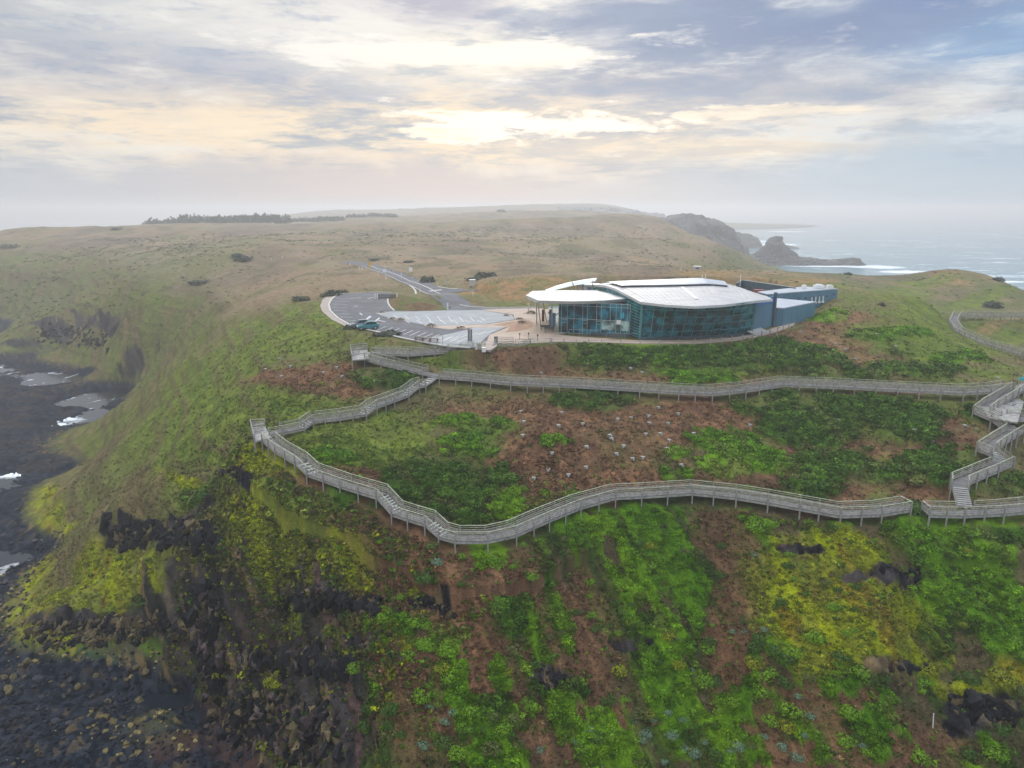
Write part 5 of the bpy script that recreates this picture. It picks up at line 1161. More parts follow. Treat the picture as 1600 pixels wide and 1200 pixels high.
# ---------------------------------------------------------------- car park, forecourt and road
M_ASPH = plain('asphalt', (.085,.088,.098), .9, .25, .35, bump=.01); M_CONC = plain('concrete_bays', (.27,.28,.29), .85, .12, .4); M_TAN = plain('tan_gravel', (.42,.325,.255), .95, .14, .5); M_PATHC = plain('tan_footpath', (.34,.28,.24), .9, .12, .6); M_LINE = plain('line_paint', (.62,.62,.60), .7, .15); M_KERB = plain('kerb_concrete', (.46,.44,.40), .85, .12); M_ORANGE = plain('rusty_gravel', (.33,.20,.13), .95, .2, .5)
def sheet(name, px, lift, mat, label=None, cat=None):
    P_ = [gp(u, v, PAD_Z+lift) for u, v in px]; mb = MB(); mb.prism([p[:2] for p in P_], PAD_Z-.3, PAD_Z+lift); o = mb.build(name, mat); tag(o, label, cat, kind='structure'); return o
PZ = lambda u, v, dz=0.0: np.array(gp(u, v, PAD_Z+dz))
ASPH = [(531,459.5),(585,457),(612,457.5),(612,463),(607,467),(609,476),(617,485),(700,487),(708,484),(720,484),(760,480),(840,481),(840,486),(750,489),(765,500),(745,508),(700,540),(655,533),(625,526),(598,519),(572,513),(548,507),(530,497),(518,486),(514,476),(517,468)]
FULL = [(531,459.5),(585,457),(612,457.5),(650,470),(706,482),(690,470),(700,462),(722,470),(760,480),(845,481),(845,500),(800,515),(765,540),(745,544),(700,540),(655,533),(625,526),(598,519),(572,513),(548,507),(530,497),(518,486),(514,476),(517,468)]
sheet('car_park', FULL, 0, M_ASPH, 'dark asphalt of the curved car park')
sheet('parking_bays', [(586,489),(612,486.5),(648,486.5),(700,485),(750,484.5),(800,492),(804,499),(760,506),(735,507),(700,513),(672,509),(640,503),(612,498)], .012, M_CONC, 'pale grey concrete parking bays')
sheet('parking_bays', [(655,533),(690,524),(720,517.5),(740,512),(792,510),(768,520),(758,528),(745,542),(700,540.5)], .012, M_CONC, 'pale grey concrete apron in front of the gate')
sheet('forecourt', [(752,484.5),(775,482.5),(840,481.5),(880,486),(885,520),(872.5,523),(900,525.5),(950,529),(990,531.5),(1040,532),(1090,531),(1150,526.5),(1185,520),(1212,511.5),(1240,504),(1241,508),(1215,517.5),(1185,526),(1150,531.5),(1090,536),(1040,537),(1000,537),(940,534.5),(880,533.5),(820,536),(790,537.5),(760,535),(765,523),(795,511),(735,512),(700,514.5),(672,510.5),(690,509.5),(735,507.5),(762,506.5),(805,500),(802,491)], .016, M_TAN, 'tan gravel forecourt in front of the entrance')
sheet('forecourt_patch', [(770,507),(800,502),(825,500),(833,505),(832,511),(812,517),(790,519),(797,511)], .024, M_ORANGE, 'rusty orange gravel patch on the forecourt')
sheet('footpath', [(529,460),(521,466),(514,475),(515,485),(526,497),(545,508),(541,510),(518,499),(504,487),(500,478),(504,468),(514,460)], .02, M_PATHC, 'curved tan footpath round the outer edge of the car park')
sheet('gate_path', [(742,545),(757,533),(780,533),(776,541),(766,547)], .020, M_PATHC, 'short pinkish path from the gate to the boardwalk')
def kerb(px, label, lift=.0, closed=False, w_=.22, h=.13):
    P_ = [PZ(u, v) for u, v in px]; P_ += [P_[0]] if closed else []
    mb = MB()
    for a, b_ in zip(P_[:-1], P_[1:]): mb.beam(a+(0,0,h/2+lift), b_+(0,0,h/2+lift), w_, h)
    o = mb.build('kerb', M_KERB); tag(o, label, 'kerb', kind='structure')
kerb([(531,459.5),(522,464),(517,469),(513.5,476),(516,486),(528,497.5),(546,507.5),(570,514.5),(597,520.5),(622,527),(655,534),(700,541.5),(735,544)], 'pale kerb round the outer edge of the car park', w_=.45)
kerb([(531,459),(585,456.5),(612,457)], 'straight pale kerb at the back of the car park')
kerb([(606,467),(606,473),(609,479),(616,486)], 'curved pale kerb at the left end of the grass island', w_=.35)
kerb([(690,462),(688,466),(696,470),(712,475),(732,479.5),(760,481),(840,480.5)], 'kerb at the foot of the orange mound', w_=.35)
kerb([(753,484),(775,483),(838,481.5)], 'kerb along the forecourt edge')
mk = MB(); ln = MB()
def line(a, b_, w_=.12): ln.beam(PZ(*a, .018), PZ(*b_, .018), w_, .012)
arc_o = [(522,466),(519,470),(517,475),(517,480),(519,485),(523,490),(530,495),(539,500),(549,505)]
for i, (u, v) in enumerate(arc_o): line((u+2, v), (u+28-i*1.2, v+.6+i*.1))
for i in range(13): u = 588+i*10.5; v = 516.5+i*1.55; line((u, v), (u+15, v-6.5))
for i in range(9): u = 622+i*17; line((u, 497.5+i*1.2 if i < 5 else 503.5-(i-5)*.8), (u-7, 492.5+i*.4))
for i in range(7): u = 640+i*19; line((u, 505+i*.7 if i < 3 else 506.3-(i-3)*1.0), (u-8, 499.5+i*.2))
for i in range(6): u = 690+i*14; line((u, 533-i*2.5), (u+14, 526.5-i*2.2))
for (a, b_) in (((553,478),(559,478.6)),((562,489),(566,492)),((590,500),(602,503)),((548,466),(564,465.2)),((574,466.5),(584,464.5))): line(a, b_, .28)
for i in range(6): line((596+i*4, 468+i*2.8), (606, 468+i*2.8))
o = ln.build('bay_marking', M_LINE); tag(o, 'white painted bay lines on the car park', kind='structure')
# planted beds
M_BED = plain('bed_plants', (.10,.09,.045), .9, .5, 2)
for i, (u, v, w_, lab) in enumerate([(613,498.5,1.3,'left of the two beds side by side'),(626,500.5,1.6,'right of the two beds side by side'),(597,488.5,1.0,'at the left tip of the concrete bays'),(674,509.5,1.8,'beside the curve of the dark lane'),(720,513.5,1.6,'on the gravel tongue'),(791,493.5,1.1,'behind the rusty gravel patch'),(812,499.5,1.5,'left of the entrance, taller'),(816,505,1.7,'nearest to the rusty gravel patch'),(830,490,2.2,'beside the entrance columns')]):
    p = PZ(u, v); V = leaf_dome(160, 300+i, .13, .5)*w_*.55; me = np_mesh('plants', V+np.array([0,0,.05]), np.arange(len(V)).reshape(-1, 3), False)
    r_ = empty('planted_bed', p, 'low brown-green planted bed on the car park, '+lab, 'planted bed', 'planted beds on the car park'); link('plants', me, M_BED, r_)
    mb = MB(); mb.prism([(math.cos(t_)*w_*.8, math.sin(t_)*w_*.5) for t_ in np.linspace(0, 6.28, 15)[:-1]], -.1, .11); mb.build('bed_edge', M_TAN, r_)
# grass island mound
isl = [PZ(u, v)[:2] for u, v in [(612,458),(640,464),(665,469),(690,478),(704,483.5),(690,485),(660,486),(630,486.5),(616,485),(608,477),(606,468)]]
gx = np.linspace(min(p[0] for p in isl)-1, max(p[0] for p in isl)+1, 90); gy = np.linspace(min(p[1] for p in isl)-1, max(p[1] for p in isl)+1, 70); GX, GY = np.meshgrid(gx, gy)
sdv = poly_sd(GX.ravel(), GY.ravel(), isl); hh = sst(-sdv, 0, 5)*1.25+fbm(GX.ravel(), GY.ravel(), 1.4, 3, 5)*.25*sst(-sdv, .3, 2); keep = sdv < .25
Vi = np.stack([GX.ravel(), GY.ravel(), PAD_Z+.05*sst(-sdv, -.25, .1)-.06+hh], 1); ci = L(np.ones((len(Vi),1))*C(.085,.13,.03), np.ones((len(Vi),1))*C(.15,.10,.055), sst(fbm(Vi[:,0], Vi[:,1], 3, 4, 9), -.1, .25))
ii = np.arange(len(Vi)).reshape(70, 90); Fi = np.stack([ii[:-1,:-1], ii[:-1,1:], ii[1:,1:], ii[1:,:-1]], -1).reshape(-1, 4); Fi = Fi[keep[Fi].all(1)]
isl_o = link('grass_island', np_mesh('grass_island', Vi, Fi, True, {'Col': ci}), M_GROUND); tag(isl_o, kind='structure', label='grassy mound between the two parts of the car park')
# road ribbons draped on the ground
def ribbon(name, px, hw, lift, mat, label, kind='structure', n=8, lat=0.0):
    P_ = [hit(u, v) for u, v in px]; pts = []
    for a, b_ in zip(P_[:-1], P_[1:]): pts += [a+(b_-a)*k/n for k in range(n)]
    pts.append(P_[-1]); Lo = offsets(pts, lat+hw); Ro = offsets(pts, lat-hw)
    def zs(Q): Q = np.array(Q); return [np.array([q[0], q[1], z+lift]) for q, z in zip(Q, surf(Q[:,0], Q[:,1]))]
    M5 = [zs([l+(r_-l)*k for l, r_ in zip(Lo, Ro)]) for k in (0, .33, .67, 1)]
    mb = MB()
    for a, b_ in zip(M5[:-1], M5[1:]): mb.strip(a, b_)
    o = mb.build(name, mat); tag(o, label, kind=kind); return o
RD = [(716,481),(712,474),(700,466),(688,459.5),(672,452),(658,446),(645,441),(622,431),(600,423),(580,416),(555,411),(535,409.5)]
ribbon('road', RD, 3.3, .10, M_ASPH, 'two-lane asphalt road climbing away over the plain')
ribbon('road_line', RD[3:10], .13, .16, M_LINE, 'white centre line of the road')
ribbon('road_edge_line', RD[3:10], .09, .16, M_LINE, 'white edge line of the road', lat=3.0)
ribbon('side_road', [(684,458),(696,455),(712,453.5),(740,452.5)], 2.0, .105, M_ASPH, 'short side road branching right')
ribbon('traffic_island', [(671,456.5),(680,455.2),(690,454.2)], .8, .2, M_KERB, 'pale raised island at the junction')
ribbon('road_kerb', [(640,447),(645,450),(649,455),(650,460)], .25, .18, M_KERB, 'pale kerb on the left of the junction')
ribbon('road_kerb', [(684,449),(700,451.5),(715,452)], .25, .18, M_KERB, 'pale kerb on the right of the junction')
# ---------------------------------------------------------------- cars
def car(p, rz, paint, label):
    """hatchback with its tailgate raised; front towards +x"""
    r_ = empty('parked_car', p, label, 'car', 'cars in the car park', rz); prof = [(-2.0,.42),(-2.02,.75),(-1.95,.98),(-1.6,1.0),(1.0,.93),(1.75,.80),(2.05,.62),(2.08,.35)]
    def side(pf, hw0, hw1, name, mat, parent=r_):
        mb = MB(); n = len(pf); L1 = [(x_, -(hw0 if z_ < .9 else hw1), z_) for x_, z_ in pf]; R1 = [(x_, (hw0 if z_ < .9 else hw1), z_) for x_, z_ in pf]
        mb.add(L1+R1, [tuple(range(n)), tuple(range(n, 2*n))[::-1]]+[(i, n+i, n+(i+1)%n, (i+1)%n) for i in range(n)]); o = mb.build(name, mat, parent)
        bv = o.modifiers.new('bevel', 'BEVEL'); bv.width = .07; bv.segments = 2; return o
    side([(-2.0,.30)]+prof[1:-1]+[(2.06,.30)], .86, .80, 'body', paint)
    side([(-1.78,.96),(-1.45,1.36),(-.9,1.47),(.05,1.44),(.95,.95)], .70, .68, 'cabin_glass', M_CARGLASS)
    side([(-1.5,1.39),(-.9,1.50),(.05,1.47),(.12,1.43),(-.9,1.44),(-1.48,1.34)], .66, .64, 'roof', paint)
    mb = MB(); mb.add([(-1.45,-.62,1.42),(-1.45,.62,1.42),(-2.25,.60,1.95),(-2.25,-.60,1.95),(-1.45,-.62,1.48),(-1.45,.62,1.48),(-2.25,.60,2.02),(-2.25,-.60,2.02)], [(0,1,2,3),(7,6,5,4),(0,4,5,1),(1,5,6,2),(2,6,7,3),(3,7,4,0)]); mb.build('tailgate', M_PALEPAINT, r_)
    for x_ in (-1.28, 1.30):
        for s_ in (-1, 1):
            mb = MB(); mb.cyl((x_, s_*.70, .31), (x_, s_*.89, .31), .31, n=18); tw = mb.build('wheel', M_TYRE, r_); mb = MB(); mb.cyl((x_, s_*.88, .31), (x_, s_*.91, .31), .19, n=14); mb.build('rim', M_RIM, tw)
    for s_ in (-1, 1):
        mb = MB(); mb.box((1.93, s_*.6, .68), (.22,.34,.14)); mb.build('headlight', M_WHITE, r_); mb = MB(); mb.box((-1.98, s_*.68, .85), (.1,.2,.22)); mb.build('tail_light', M_RED, r_); mb = MB(); mb.box((.75, s_*.92, 1.0), (.12,.16,.11)); mb.build('wing_mirror', paint, r_)
    mb = MB(); mb.box((2.06, 0, .45), (.06,1.1,.16)); mb.build('grille', M_DARK, r_)
    return r_
M_CARGLASS = plain('car_glass', (.02,.05,.06), .1, .1); M_TYRE = plain('tyre_rubber', (.02,.02,.02), .9); M_RIM = plain('alloy_rim', (.5,.5,.52), .35, .05, metal=.6); M_RED = plain('red_lens', (.35,.02,.02), .3); M_PALEPAINT = plain('pale_tailgate', (.60,.66,.68), .35, .1)
car(PZ(575,514.2), R(198), plain('teal_paint', (.02,.17,.20), .3, .08), 'teal hatchback parked nearest the grass with its tailgate up')
car(PZ(562,511.5), R(208), plain('dark_silver_paint', (.16,.18,.20), .3, .1), 'dark grey hatchback parked behind the teal one with its tailgate up')
# ---------------------------------------------------------------- small things on the forecourt
def add_at(name, p, label, cat, parts, group=None, rz=0):
    r_ = empty(name, p, label, cat, group, rz)
    for nm, fn, mat in parts: mb = MB(); fn(mb); mb.build(nm, mat, r_)
    return r_
def pbench(mb_t):
    pass
def picnic(p, rz, label):
    def top(mb): [mb.box((0, y_, .74), (1.7,.13,.05)) for y_ in (-.28,-.14,0,.14,.28)]
    r_ = add_at('picnic_bench', p, label, 'picnic bench', [('table_top', top, M_DARK)], 'picnic benches at the car park edge', rz)
    for s_ in (-1, 1): mb = MB(); mb.box((0, s_*.68, .45), (1.7,.26,.05)); mb.build('seat', M_REDWOOD, r_)
    for s_ in (-1, 1): mb = MB(); mb.beam((s_*.6,-.7,0), (s_*.6,.2,.74), .06, .1); mb.beam((s_*.6,.7,0), (s_*.6,-.2,.74), .06, .1); mb.beam((s_*.6,-.75,.42), (s_*.6,.75,.42), .05, .09); mb.build('leg', M_DARK, r_)
M_REDWOOD = plain('reddish_timber', (.15,.05,.04), .8, .3, 3)
for i, (u, v, lab) in enumerate(((655,532.5,'left'),(666,534,'middle'),(678,535.3,'right'))): picnic(PZ(u, v), R(-6), 'dark picnic bench with reddish seats by the car park grass, %s of three' % lab)
def totem(mb): [mb.box((x_, 0, 1.15), (.20,.22,2.0)) for x_ in (-.27, 0, .27)]
add_at('sign_totem', PZ(734.5,534), 'tall dark slatted sign block beside the gate path', 'sign', [('slat_panel', totem, plain('dark_slats', (.06,.065,.07), .7, .2)), ('base', lambda mb: mb.box((0,0,.07), (.95,.4,.14)), M_KERB)])
def arrow(mb): mb.cyl((0,0,0), (0,0,1.9), .04)
add_at('sign_post', PZ(692,541.5)+(0,0,-.3), 'thin post with two small white arrow boards by the grass strip', 'sign', [('pole', arrow, M_POST), ('board', lambda mb: (mb.add([(-.25,0,2.0),(0,0,1.7),(.0,0,2.2)], [(0,1,2)]), mb.add([(.05,0,1.75),(.35,0,1.6),(.25,0,2.05)], [(0,1,2)]), mb.box((.02,.01,1.85), (.12,.03,.5))), M_WHITE)])
m_, t, b = new_mat('hazard_stripes'); pos = t.node('ShaderNodeTexCoord').outputs['Object']; px_, py_, pz_ = t.sep(pos); f = t.m('GREATER_THAN', t.m('FRACT', t.m('MULTIPLY', t.m('ADD', px_, pz_), 3.0)), .5); t.put(b.inputs['Base Color'], t.mix(f, (.02,.02,.02), (.6,.6,.5)))
p = PZ(749,545.5)+(0,0,-.5); add_at('warning_board', p, 'black and white striped warning board at the start of the boardwalk ramp', 'sign', [('board', lambda mb: mb.box((0,0,.95), (.7,.05,.9)), m_), ('leg', lambda mb: [mb.box((x_,.04,.4), (.06,.06,.9)) for x_ in (-.28,.28)], M_POST)])
p = PZ(756,547)+(0,0,-.5); add_at('white_box', p, 'white box standing at the foot of the ramp entrance', 'box', [('body', lambda mb: mb.box((0,0,.55), (.6,.5,.7)), M_WHITE), ('lid', lambda mb: mb.box((0,0,.93), (.66,.56,.06)), M_FASCIA)])
# gate, bin and fence beside it
M_TEALBOX = plain('dark_teal_bin', (.03,.09,.10), .6)
add_at('bin', PZ(775,535), 'dark teal bin beside the timber gate', 'bin', [('body', lambda mb: mb.box((0,0,.5), (.6,.6,.95)), M_TEALBOX), ('lid', lambda mb: mb.box((0,0,1.0), (.66,.66,.08)), M_DARK)])
def fence(px, z, label, h=1.1, rails=(.35,.7,1.05), step=2.0, w_=.1, mat=None, name='rail_fence', group=None, planks=None):
    P_ = [np.array(gp(u, v, z)) for u, v in px]; pts, _ = resample(P_, [False]*(len(P_)-1), step); O = pts[0]; r_ = empty(name, O, label, 'fence', group)
    gz = surf([q[0] for q in pts], [q[1] for q in pts]); Q = [np.array([q[0], q[1], g]) for q, g in zip(pts, gz)]
    mb = MB(O)
    for a, b_ in zip(Q[:-1], Q[1:]):
        for k in rails: mb.beam(a+(0,0,k), b_+(0,0,k), .04, (.1 if mat is None else .03))
    if rails: mb.build('rail', mat or M_RAIL, r_)
    for q in Q[:98]: mb = MB(O); mb.box((q[0], q[1], q[2]+h/2-.1), (w_, w_, h+.2)); mb.build('post', M_POST, r_)
    return r_
fence([(769,541),(775,537.5),(802,536.5)], 38, 'pale timber rail fence right of the gate path', rails=(.2,.5,.8,1.08))
fence([(777,544),(810,545),(828,541)], 37.6, 'low timber fence in front of the gate above the bushes', h=.9, rails=(.15,.35,.55,.85))
fence([(805,539),(829,537.5),(860,537)], 38, 'timber posts and rail left of the glass building', rails=(.6,.95), step=2.6)
fence([(862,537),(900,537.5),(940,538.5),(1000,540),(1060,539.8),(1110,537),(1160,531.5),(1190,525.5),(1215,518.5),(1241,509)], 38, 'line of small dark posts with wires in front of the glass wall', rails=(.45,.8), step=2.7, w_=.14, mat=M_DARKWOOD, name='post_fence')
for (u, v, lab) in ((812,531,'left'),(826,530,'middle'),(840,533,'right')):
    add_at('bollard', PZ(u, v), 'short dark-topped bollard on the gravel near the gate, %s of three' % lab, 'bollard', [('post', lambda mb: mb.cyl((0,0,0), (0,0,.9), .07), M_POST), ('cap', lambda mb: (mb.cyl((0,0,.9), (0,0,1.1), .15, .10), mb.box((0,0,1.12), (.34,.08,.05))), M_DARK)], 'bollards near the gate')
def hand(mb): mb.beam((0,0,1.0), (5.6,-.5,.95), .05, .05); [mb.beam((x_, -x_*.09, 0), (x_, -x_*.09, 1.0), .05, .05) for x_ in (0, 1.9, 3.8, 5.6)]
add_at('ramp_rail', PZ(889,523.5), 'slim pale handrail on the ramp before the left wing', 'handrail', [('rail', hand, M_FRAMEL)])
def hand2(mb): mb.beam((0,0,.9), (9,-1.0,.9), .05, .05); [mb.beam((x_, -x_*.11, 0), (x_, -x_*.11, .9), .04, .04) for x_ in (0, 3, 6, 9)]
add_at('terrace_rail', PZ(948,528.2), 'long low pale handrail before the frosted panes', 'handrail', [('rail', hand2, M_FRAMEL)])
picn = [('seat', lambda mb: mb.box((0,0,.45), (1.8,.4,.06)), M_DARKWOOD), ('backrest', lambda mb: mb.box((0,.22,.75), (1.8,.05,.35)), M_DARKWOOD)]
for (u, v, lab) in ((852,516,'nearest the gravel'),(858,519,'nearest the glass corner')):
    r_ = add_at('bench', PZ(u, v), 'dark bench by the entrance columns, '+lab, 'bench', picn, 'benches by the entrance')
    for s_ in (-1, 1): mb = MB(); mb.box((s_*.75,0,.22), (.08,.36,.44)); mb.build('leg', M_DARKWOOD, r_)
add_at('bench', PZ(962,531), 'dark bench on the terrace below the frosted panes', 'bench', picn)
# stairs terrace at the right end of the glass wall
def steps(mb): [mb.box((0, i*.35, .1+.12*i), (5.5,.34,.12)) for i in range(5)]
add_at('terrace_steps', PZ(1190,521.5), 'grey terrace steps at the right end of the glass wall', 'steps', [('tread', steps, M_KERB)], rz=R(48))
# low wall of the car park back with gate posts
def yard(mb): mb.beam((0,0,.6), (4.8,.3,.6), .12, 1.15)
g = add_at('bin_enclosure', PZ(590,467), 'dark slatted low enclosure at the back of the car park between white posts', 'enclosure', [('slat_panel', lambda mb: [mb.box((x_, 0, .6), (.12,.08,1.1)) for x_ in np.arange(.1, 4.6, .2)], plain('brown_slats', (.09,.08,.07), .8, .3)), ('rail', lambda mb: (mb.box((2.4,.05,.3), (4.8,.05,.1)), mb.box((2.4,.05,1.0), (4.8,.05,.1))), M_DARKWOOD)])
for x_ in (-.6, 0, 4.9): mb = MB(); mb.box((x_, 0, .65), (.22,.22,1.3)); mb.build('post', M_WHITE, g)
add_at('marker_post', PZ(699.5,484), 'stout white post at the right tip of the grass island', 'post', [('post', lambda mb: mb.cyl((0,0,0), (0,0,1.5), .14), M_WHITE), ('cap', lambda mb: mb.cyl((0,0,1.5), (0,0,1.6), .17, .1), M_KERB)])
add_at('marker_post', PZ(826,484.5), 'stout pale post on the kerb left of the glass building', 'post', [('post', lambda mb: mb.cyl((0,0,0), (0,0,1.5), .16), M_KERB), ('cap', lambda mb: mb.cyl((0,0,1.5), (0,0,1.6), .19, .1), M_KERB)])
# road signs and marker posts
def at_ground(u, v): p = hit(u, v); return np.array([p[0], p[1], ground(p[0], p[1])])
M_YEL = plain('yellow_sign', (.62,.36,.04), .6, .1); M_CYANW = plain('pale_blue_white', (.70,.74,.80), .5, .05)
add_at('road_sign', at_ground(578,423.5), 'yellow road sign with two plates left of the road', 'sign', [('pole', lambda mb: mb.cyl((0,0,0), (0,0,3.0), .07), M_KERB), ('plate', lambda mb: (mb.box((0,-.08,2.5), (1.2,.06,1.1)), mb.box((0,-.08,1.3), (.9,.06,.8))), M_YEL)])
add_at('road_sign', at_ground(601,430.5), 'white road sign standing at the centre line of the road', 'sign', [('pole', lambda mb: mb.cyl((0,0,0), (0,0,1.6), .06), M_KERB), ('plate', lambda mb: mb.box((0,-.08,1.6), (1.1,.06,1.0)), M_CYANW)])
add_at('road_sign', at_ground(642,430), 'white sign on the grass right of the road', 'sign', [('pole', lambda mb: mb.cyl((0,0,0), (0,0,2.0), .06), M_KERB), ('plate', lambda mb: mb.box((0,-.08,1.9), (1.1,.06,1.3)), M_WHITE)])
add_at('road_sign', at_ground(699,451.5), 'small pale sign behind the orange mound near the junction', 'sign', [('pole', lambda mb: mb.cyl((0,0,0), (0,0,1.8), .06), M_KERB), ('plate', lambda mb: mb.box((0,-.08,1.7), (.7,.06,.7)), M_KERB)])
pp = [(566,421,'beside the yellow sign'),(562,422,'left of the yellow sign'),(591,431,'left of the road below the yellow sign'),(603,437,'in the grass left of the road'),(627,432,'right of the road before the white sign'),(547,415,'far back where the road bends'),(441,404,'farthest right of the two on the plain'),(424,407,'farthest left of the two on the plain'),(601,419,'on the far verge of the road'),(656,457,'on the road near the grass island'),(739,462,'on the orange mound'),(683,447,'beside the dark bush at the junction'),(1064,425,'on the ridge behind the long roof')]
q0 = None
for u, v, lab in pp:
    p = at_ground(u, v); lab = 'slim white marker post '+lab
    if q0 is None: q0 = add_at('marker_post', p, lab, 'post', [('post', lambda mb: mb.box((0,0,.6), (.16,.1,1.3)), M_WHITE), ('reflector', lambda mb: mb.box((0,-.06,1.05), (.1,.03,.14)), M_RED)], 'white marker posts along the road')
    else: dup(q0, p, 0, lab)
for i in range(14): p = at_ground(607+i*6.4, 424.5+i*1.9); 
fence([(606,423.5),(650,436),(672,443.5)], 38.4, 'row of thin posts along the right of the road', h=1.0, rails=(.5,.9), step=5, w_=.12, mat=M_DARKWOOD)
# sheds and tanks behind the building
def shed(u, v, w_, d, h, mat, label, name='shed', cat='shed', roofm=None, win=3):
    p = at_ground(u, v); r_ = add_at(name, p, label, cat, [('body', lambda mb: mb.box((0,0,h/2-.3), (w_,d,h+.6)), mat), ('roof', lambda mb: (mb.box((0,0,h+.08), (w_+.4,d+.4,.16)),), roofm or M_WHITE)])
    for i in range(win): mb = MB(); mb.box((-w_/2+(i+.5)*w_/win, -d/2-.02, h*.55), (w_/win*.45,.05,h*.35)); mb.build('window', M_NAVY, r_)
    return r_
shed(938,437.5,9,3,1.9,plain('grey_blue_wall', (.32,.33,.36), .7), 'long low grey shed with white roof behind the left end of the curved roof')
shed(914,436.5,4.5,2.5,1.0,M_KERB,'small pale shed left of the long grey shed', win=1)
shed(1032,440,5.0,3,1.7,plain('teal_shed', (.03,.26,.30), .6), 'bright teal shed just behind the ridge of the long roof', roofm=plain('cyan_roof', (.10,.45,.52), .5), win=2)
p = at_ground(993,439.5); r_ = empty('water_tank', p, 'row of low white tanks behind the ridge of the long roof', 'tank')
for i in range(6): mb = MB(); mb.cyl((-3+i*1.25,0,-.3), (-3+i*1.25,0,1.2), .58, n=16); mb.cyl((-3+i*1.25,0,1.2), (-3+i*1.25,0,1.4), .58, .1, 16); mb.build('tank_drum', M_WHITE, r_)
shed(1089,362+62,2.0,1.2,1.2,M_KERB,'tiny pale hut on the plain behind the long roof', win=1)
p = at_ground(738,446); add_at('utility_box', p, 'pale grey utility box behind the orange mound', 'box', [('body', lambda mb: mb.box((0,0,.8), (1.6,1.2,1.6)), M_KERB), ('lid', lambda mb: mb.box((0,0,1.65), (1.8,1.4,.12)), M_FASCIA)])
# nest boxes
NEST = [(780+x_/3.81, 560+y_/3.81) for x_, y_ in [(250,95),(780,88),(850,90),(128,322),(148,390),(370,330),(352,418),(498,407),(705,373),(783,367),(890,355),(893,392),(1003,402),(947,302),(1065,342),(1155,478),(657,475),(667,492),(872,466),(957,460),(1010,500),(998,545),(519,545),(140,488),(315,580),(740,543),(697,592),(792,617),(855,607),(1083,648),(515,655),(292,673),(207,718),(412,705),(1492,405)]]
NEST2 = [(1200+x_/3.1575, 460+y_/3.1575) for x_, y_ in [(40,215),(205,250),(330,248),(325,282),(380,280),(428,325),(365,325),(533,208),(628,265),(850,365),(858,380),(1132,417),(495,755),(715,712),(800,745),(968,660),(345,648),(160,195)]]
NEST3 = [(436,561),(415,580),(440,588),(526,577),(535,590),(505,584),(454,575),(594,610),(861,553)]
M_NEST = plain('pale_nest_box', (.28,.28,.26), .8, .25, 2); M_NESTL = plain('nest_lid', (.33,.33,.30), .8, .15, 2)
def do_nest(lst, area, first=[None]):
    lst = sorted(lst); n = len(lst)
    hp = np.array([hit(u, v) for u, v in lst]); z_ = surf(hp[:,0], hp[:,1])
    words = ['leftmost','second','third','fourth','fifth','sixth','seventh','eighth','ninth','tenth','eleventh','twelfth','thirteenth','fourteenth','fifteenth','sixteenth','seventeenth','eighteenth','nineteenth','twentieth','twenty-first','twenty-second','twenty-third','twenty-fourth','twenty-fifth','twenty-sixth','twenty-seventh','twenty-eighth','twenty-ninth','thirtieth','thirty-first','thirty-second','thirty-third','thirty-fourth','thirty-fifth']
    for i, p in enumerate(hp):
        lab = 'pale nest box %s, %s' % (area, words[i]+(' from the left' if i else '')); rz = random.uniform(-.6, .6)
        if first[0] is None:
            first[0] = add_at('nest_box', (p[0], p[1], z_[i]), lab, 'nest box', [('body', lambda mb: mb.box((0,0,.1), (.42,.32,.26)), M_NEST), ('lid', lambda mb: mb.box((0,0,.245), (.50,.38,.04)), M_NESTL), ('tunnel', lambda mb: mb.box((.07,-.28,.06), (.18,.26,.18)), M_NEST)], 'nest boxes on the slopes', rz)
        else: dup(first[0], (p[0], p[1], z_[i]), rz, lab)
do_nest(NEST[3:], 'on the brown hollow between the boardwalks'); do_nest(NEST[:3], 'on the brown strip just above the upper boardwalk')
do_nest(NEST2[:12], 'on the slope right of the glass building'); do_nest(NEST2[12:], 'in the brown dip left of the zigzag stairs'); do_nest(NEST3, 'on the left hill outside the boardwalk loop')
# white pole on the near slope and a teal figure-sized sign at the top of the stairs
p = at_ground(1455,1153); add_at('marker_pole', p, 'leaning white marker pole low on the near slope', 'pole', [('pole', lambda mb: mb.cyl((0,0,0), (-.12,0,1.5), .05), M_WHITE), ('cap', lambda mb: mb.cyl((-.12,0,1.5), (-.13,0,1.6), .07, .05), M_FASCIA)])
p = np.array(gp(1594,604,33.75)); add_at('information_panel', p, 'small turquoise information panel at the top of the zigzag stairs', 'sign', [('board', lambda mb: mb.box((0,0,1.2), (.8,.06,.5)), plain('turquoise_board', (.05,.42,.42), .5)), ('leg', lambda mb: [mb.box((x_,0,.5), (.06,.06,1.0)) for x_ in (-.3,.3)], M_POST)])

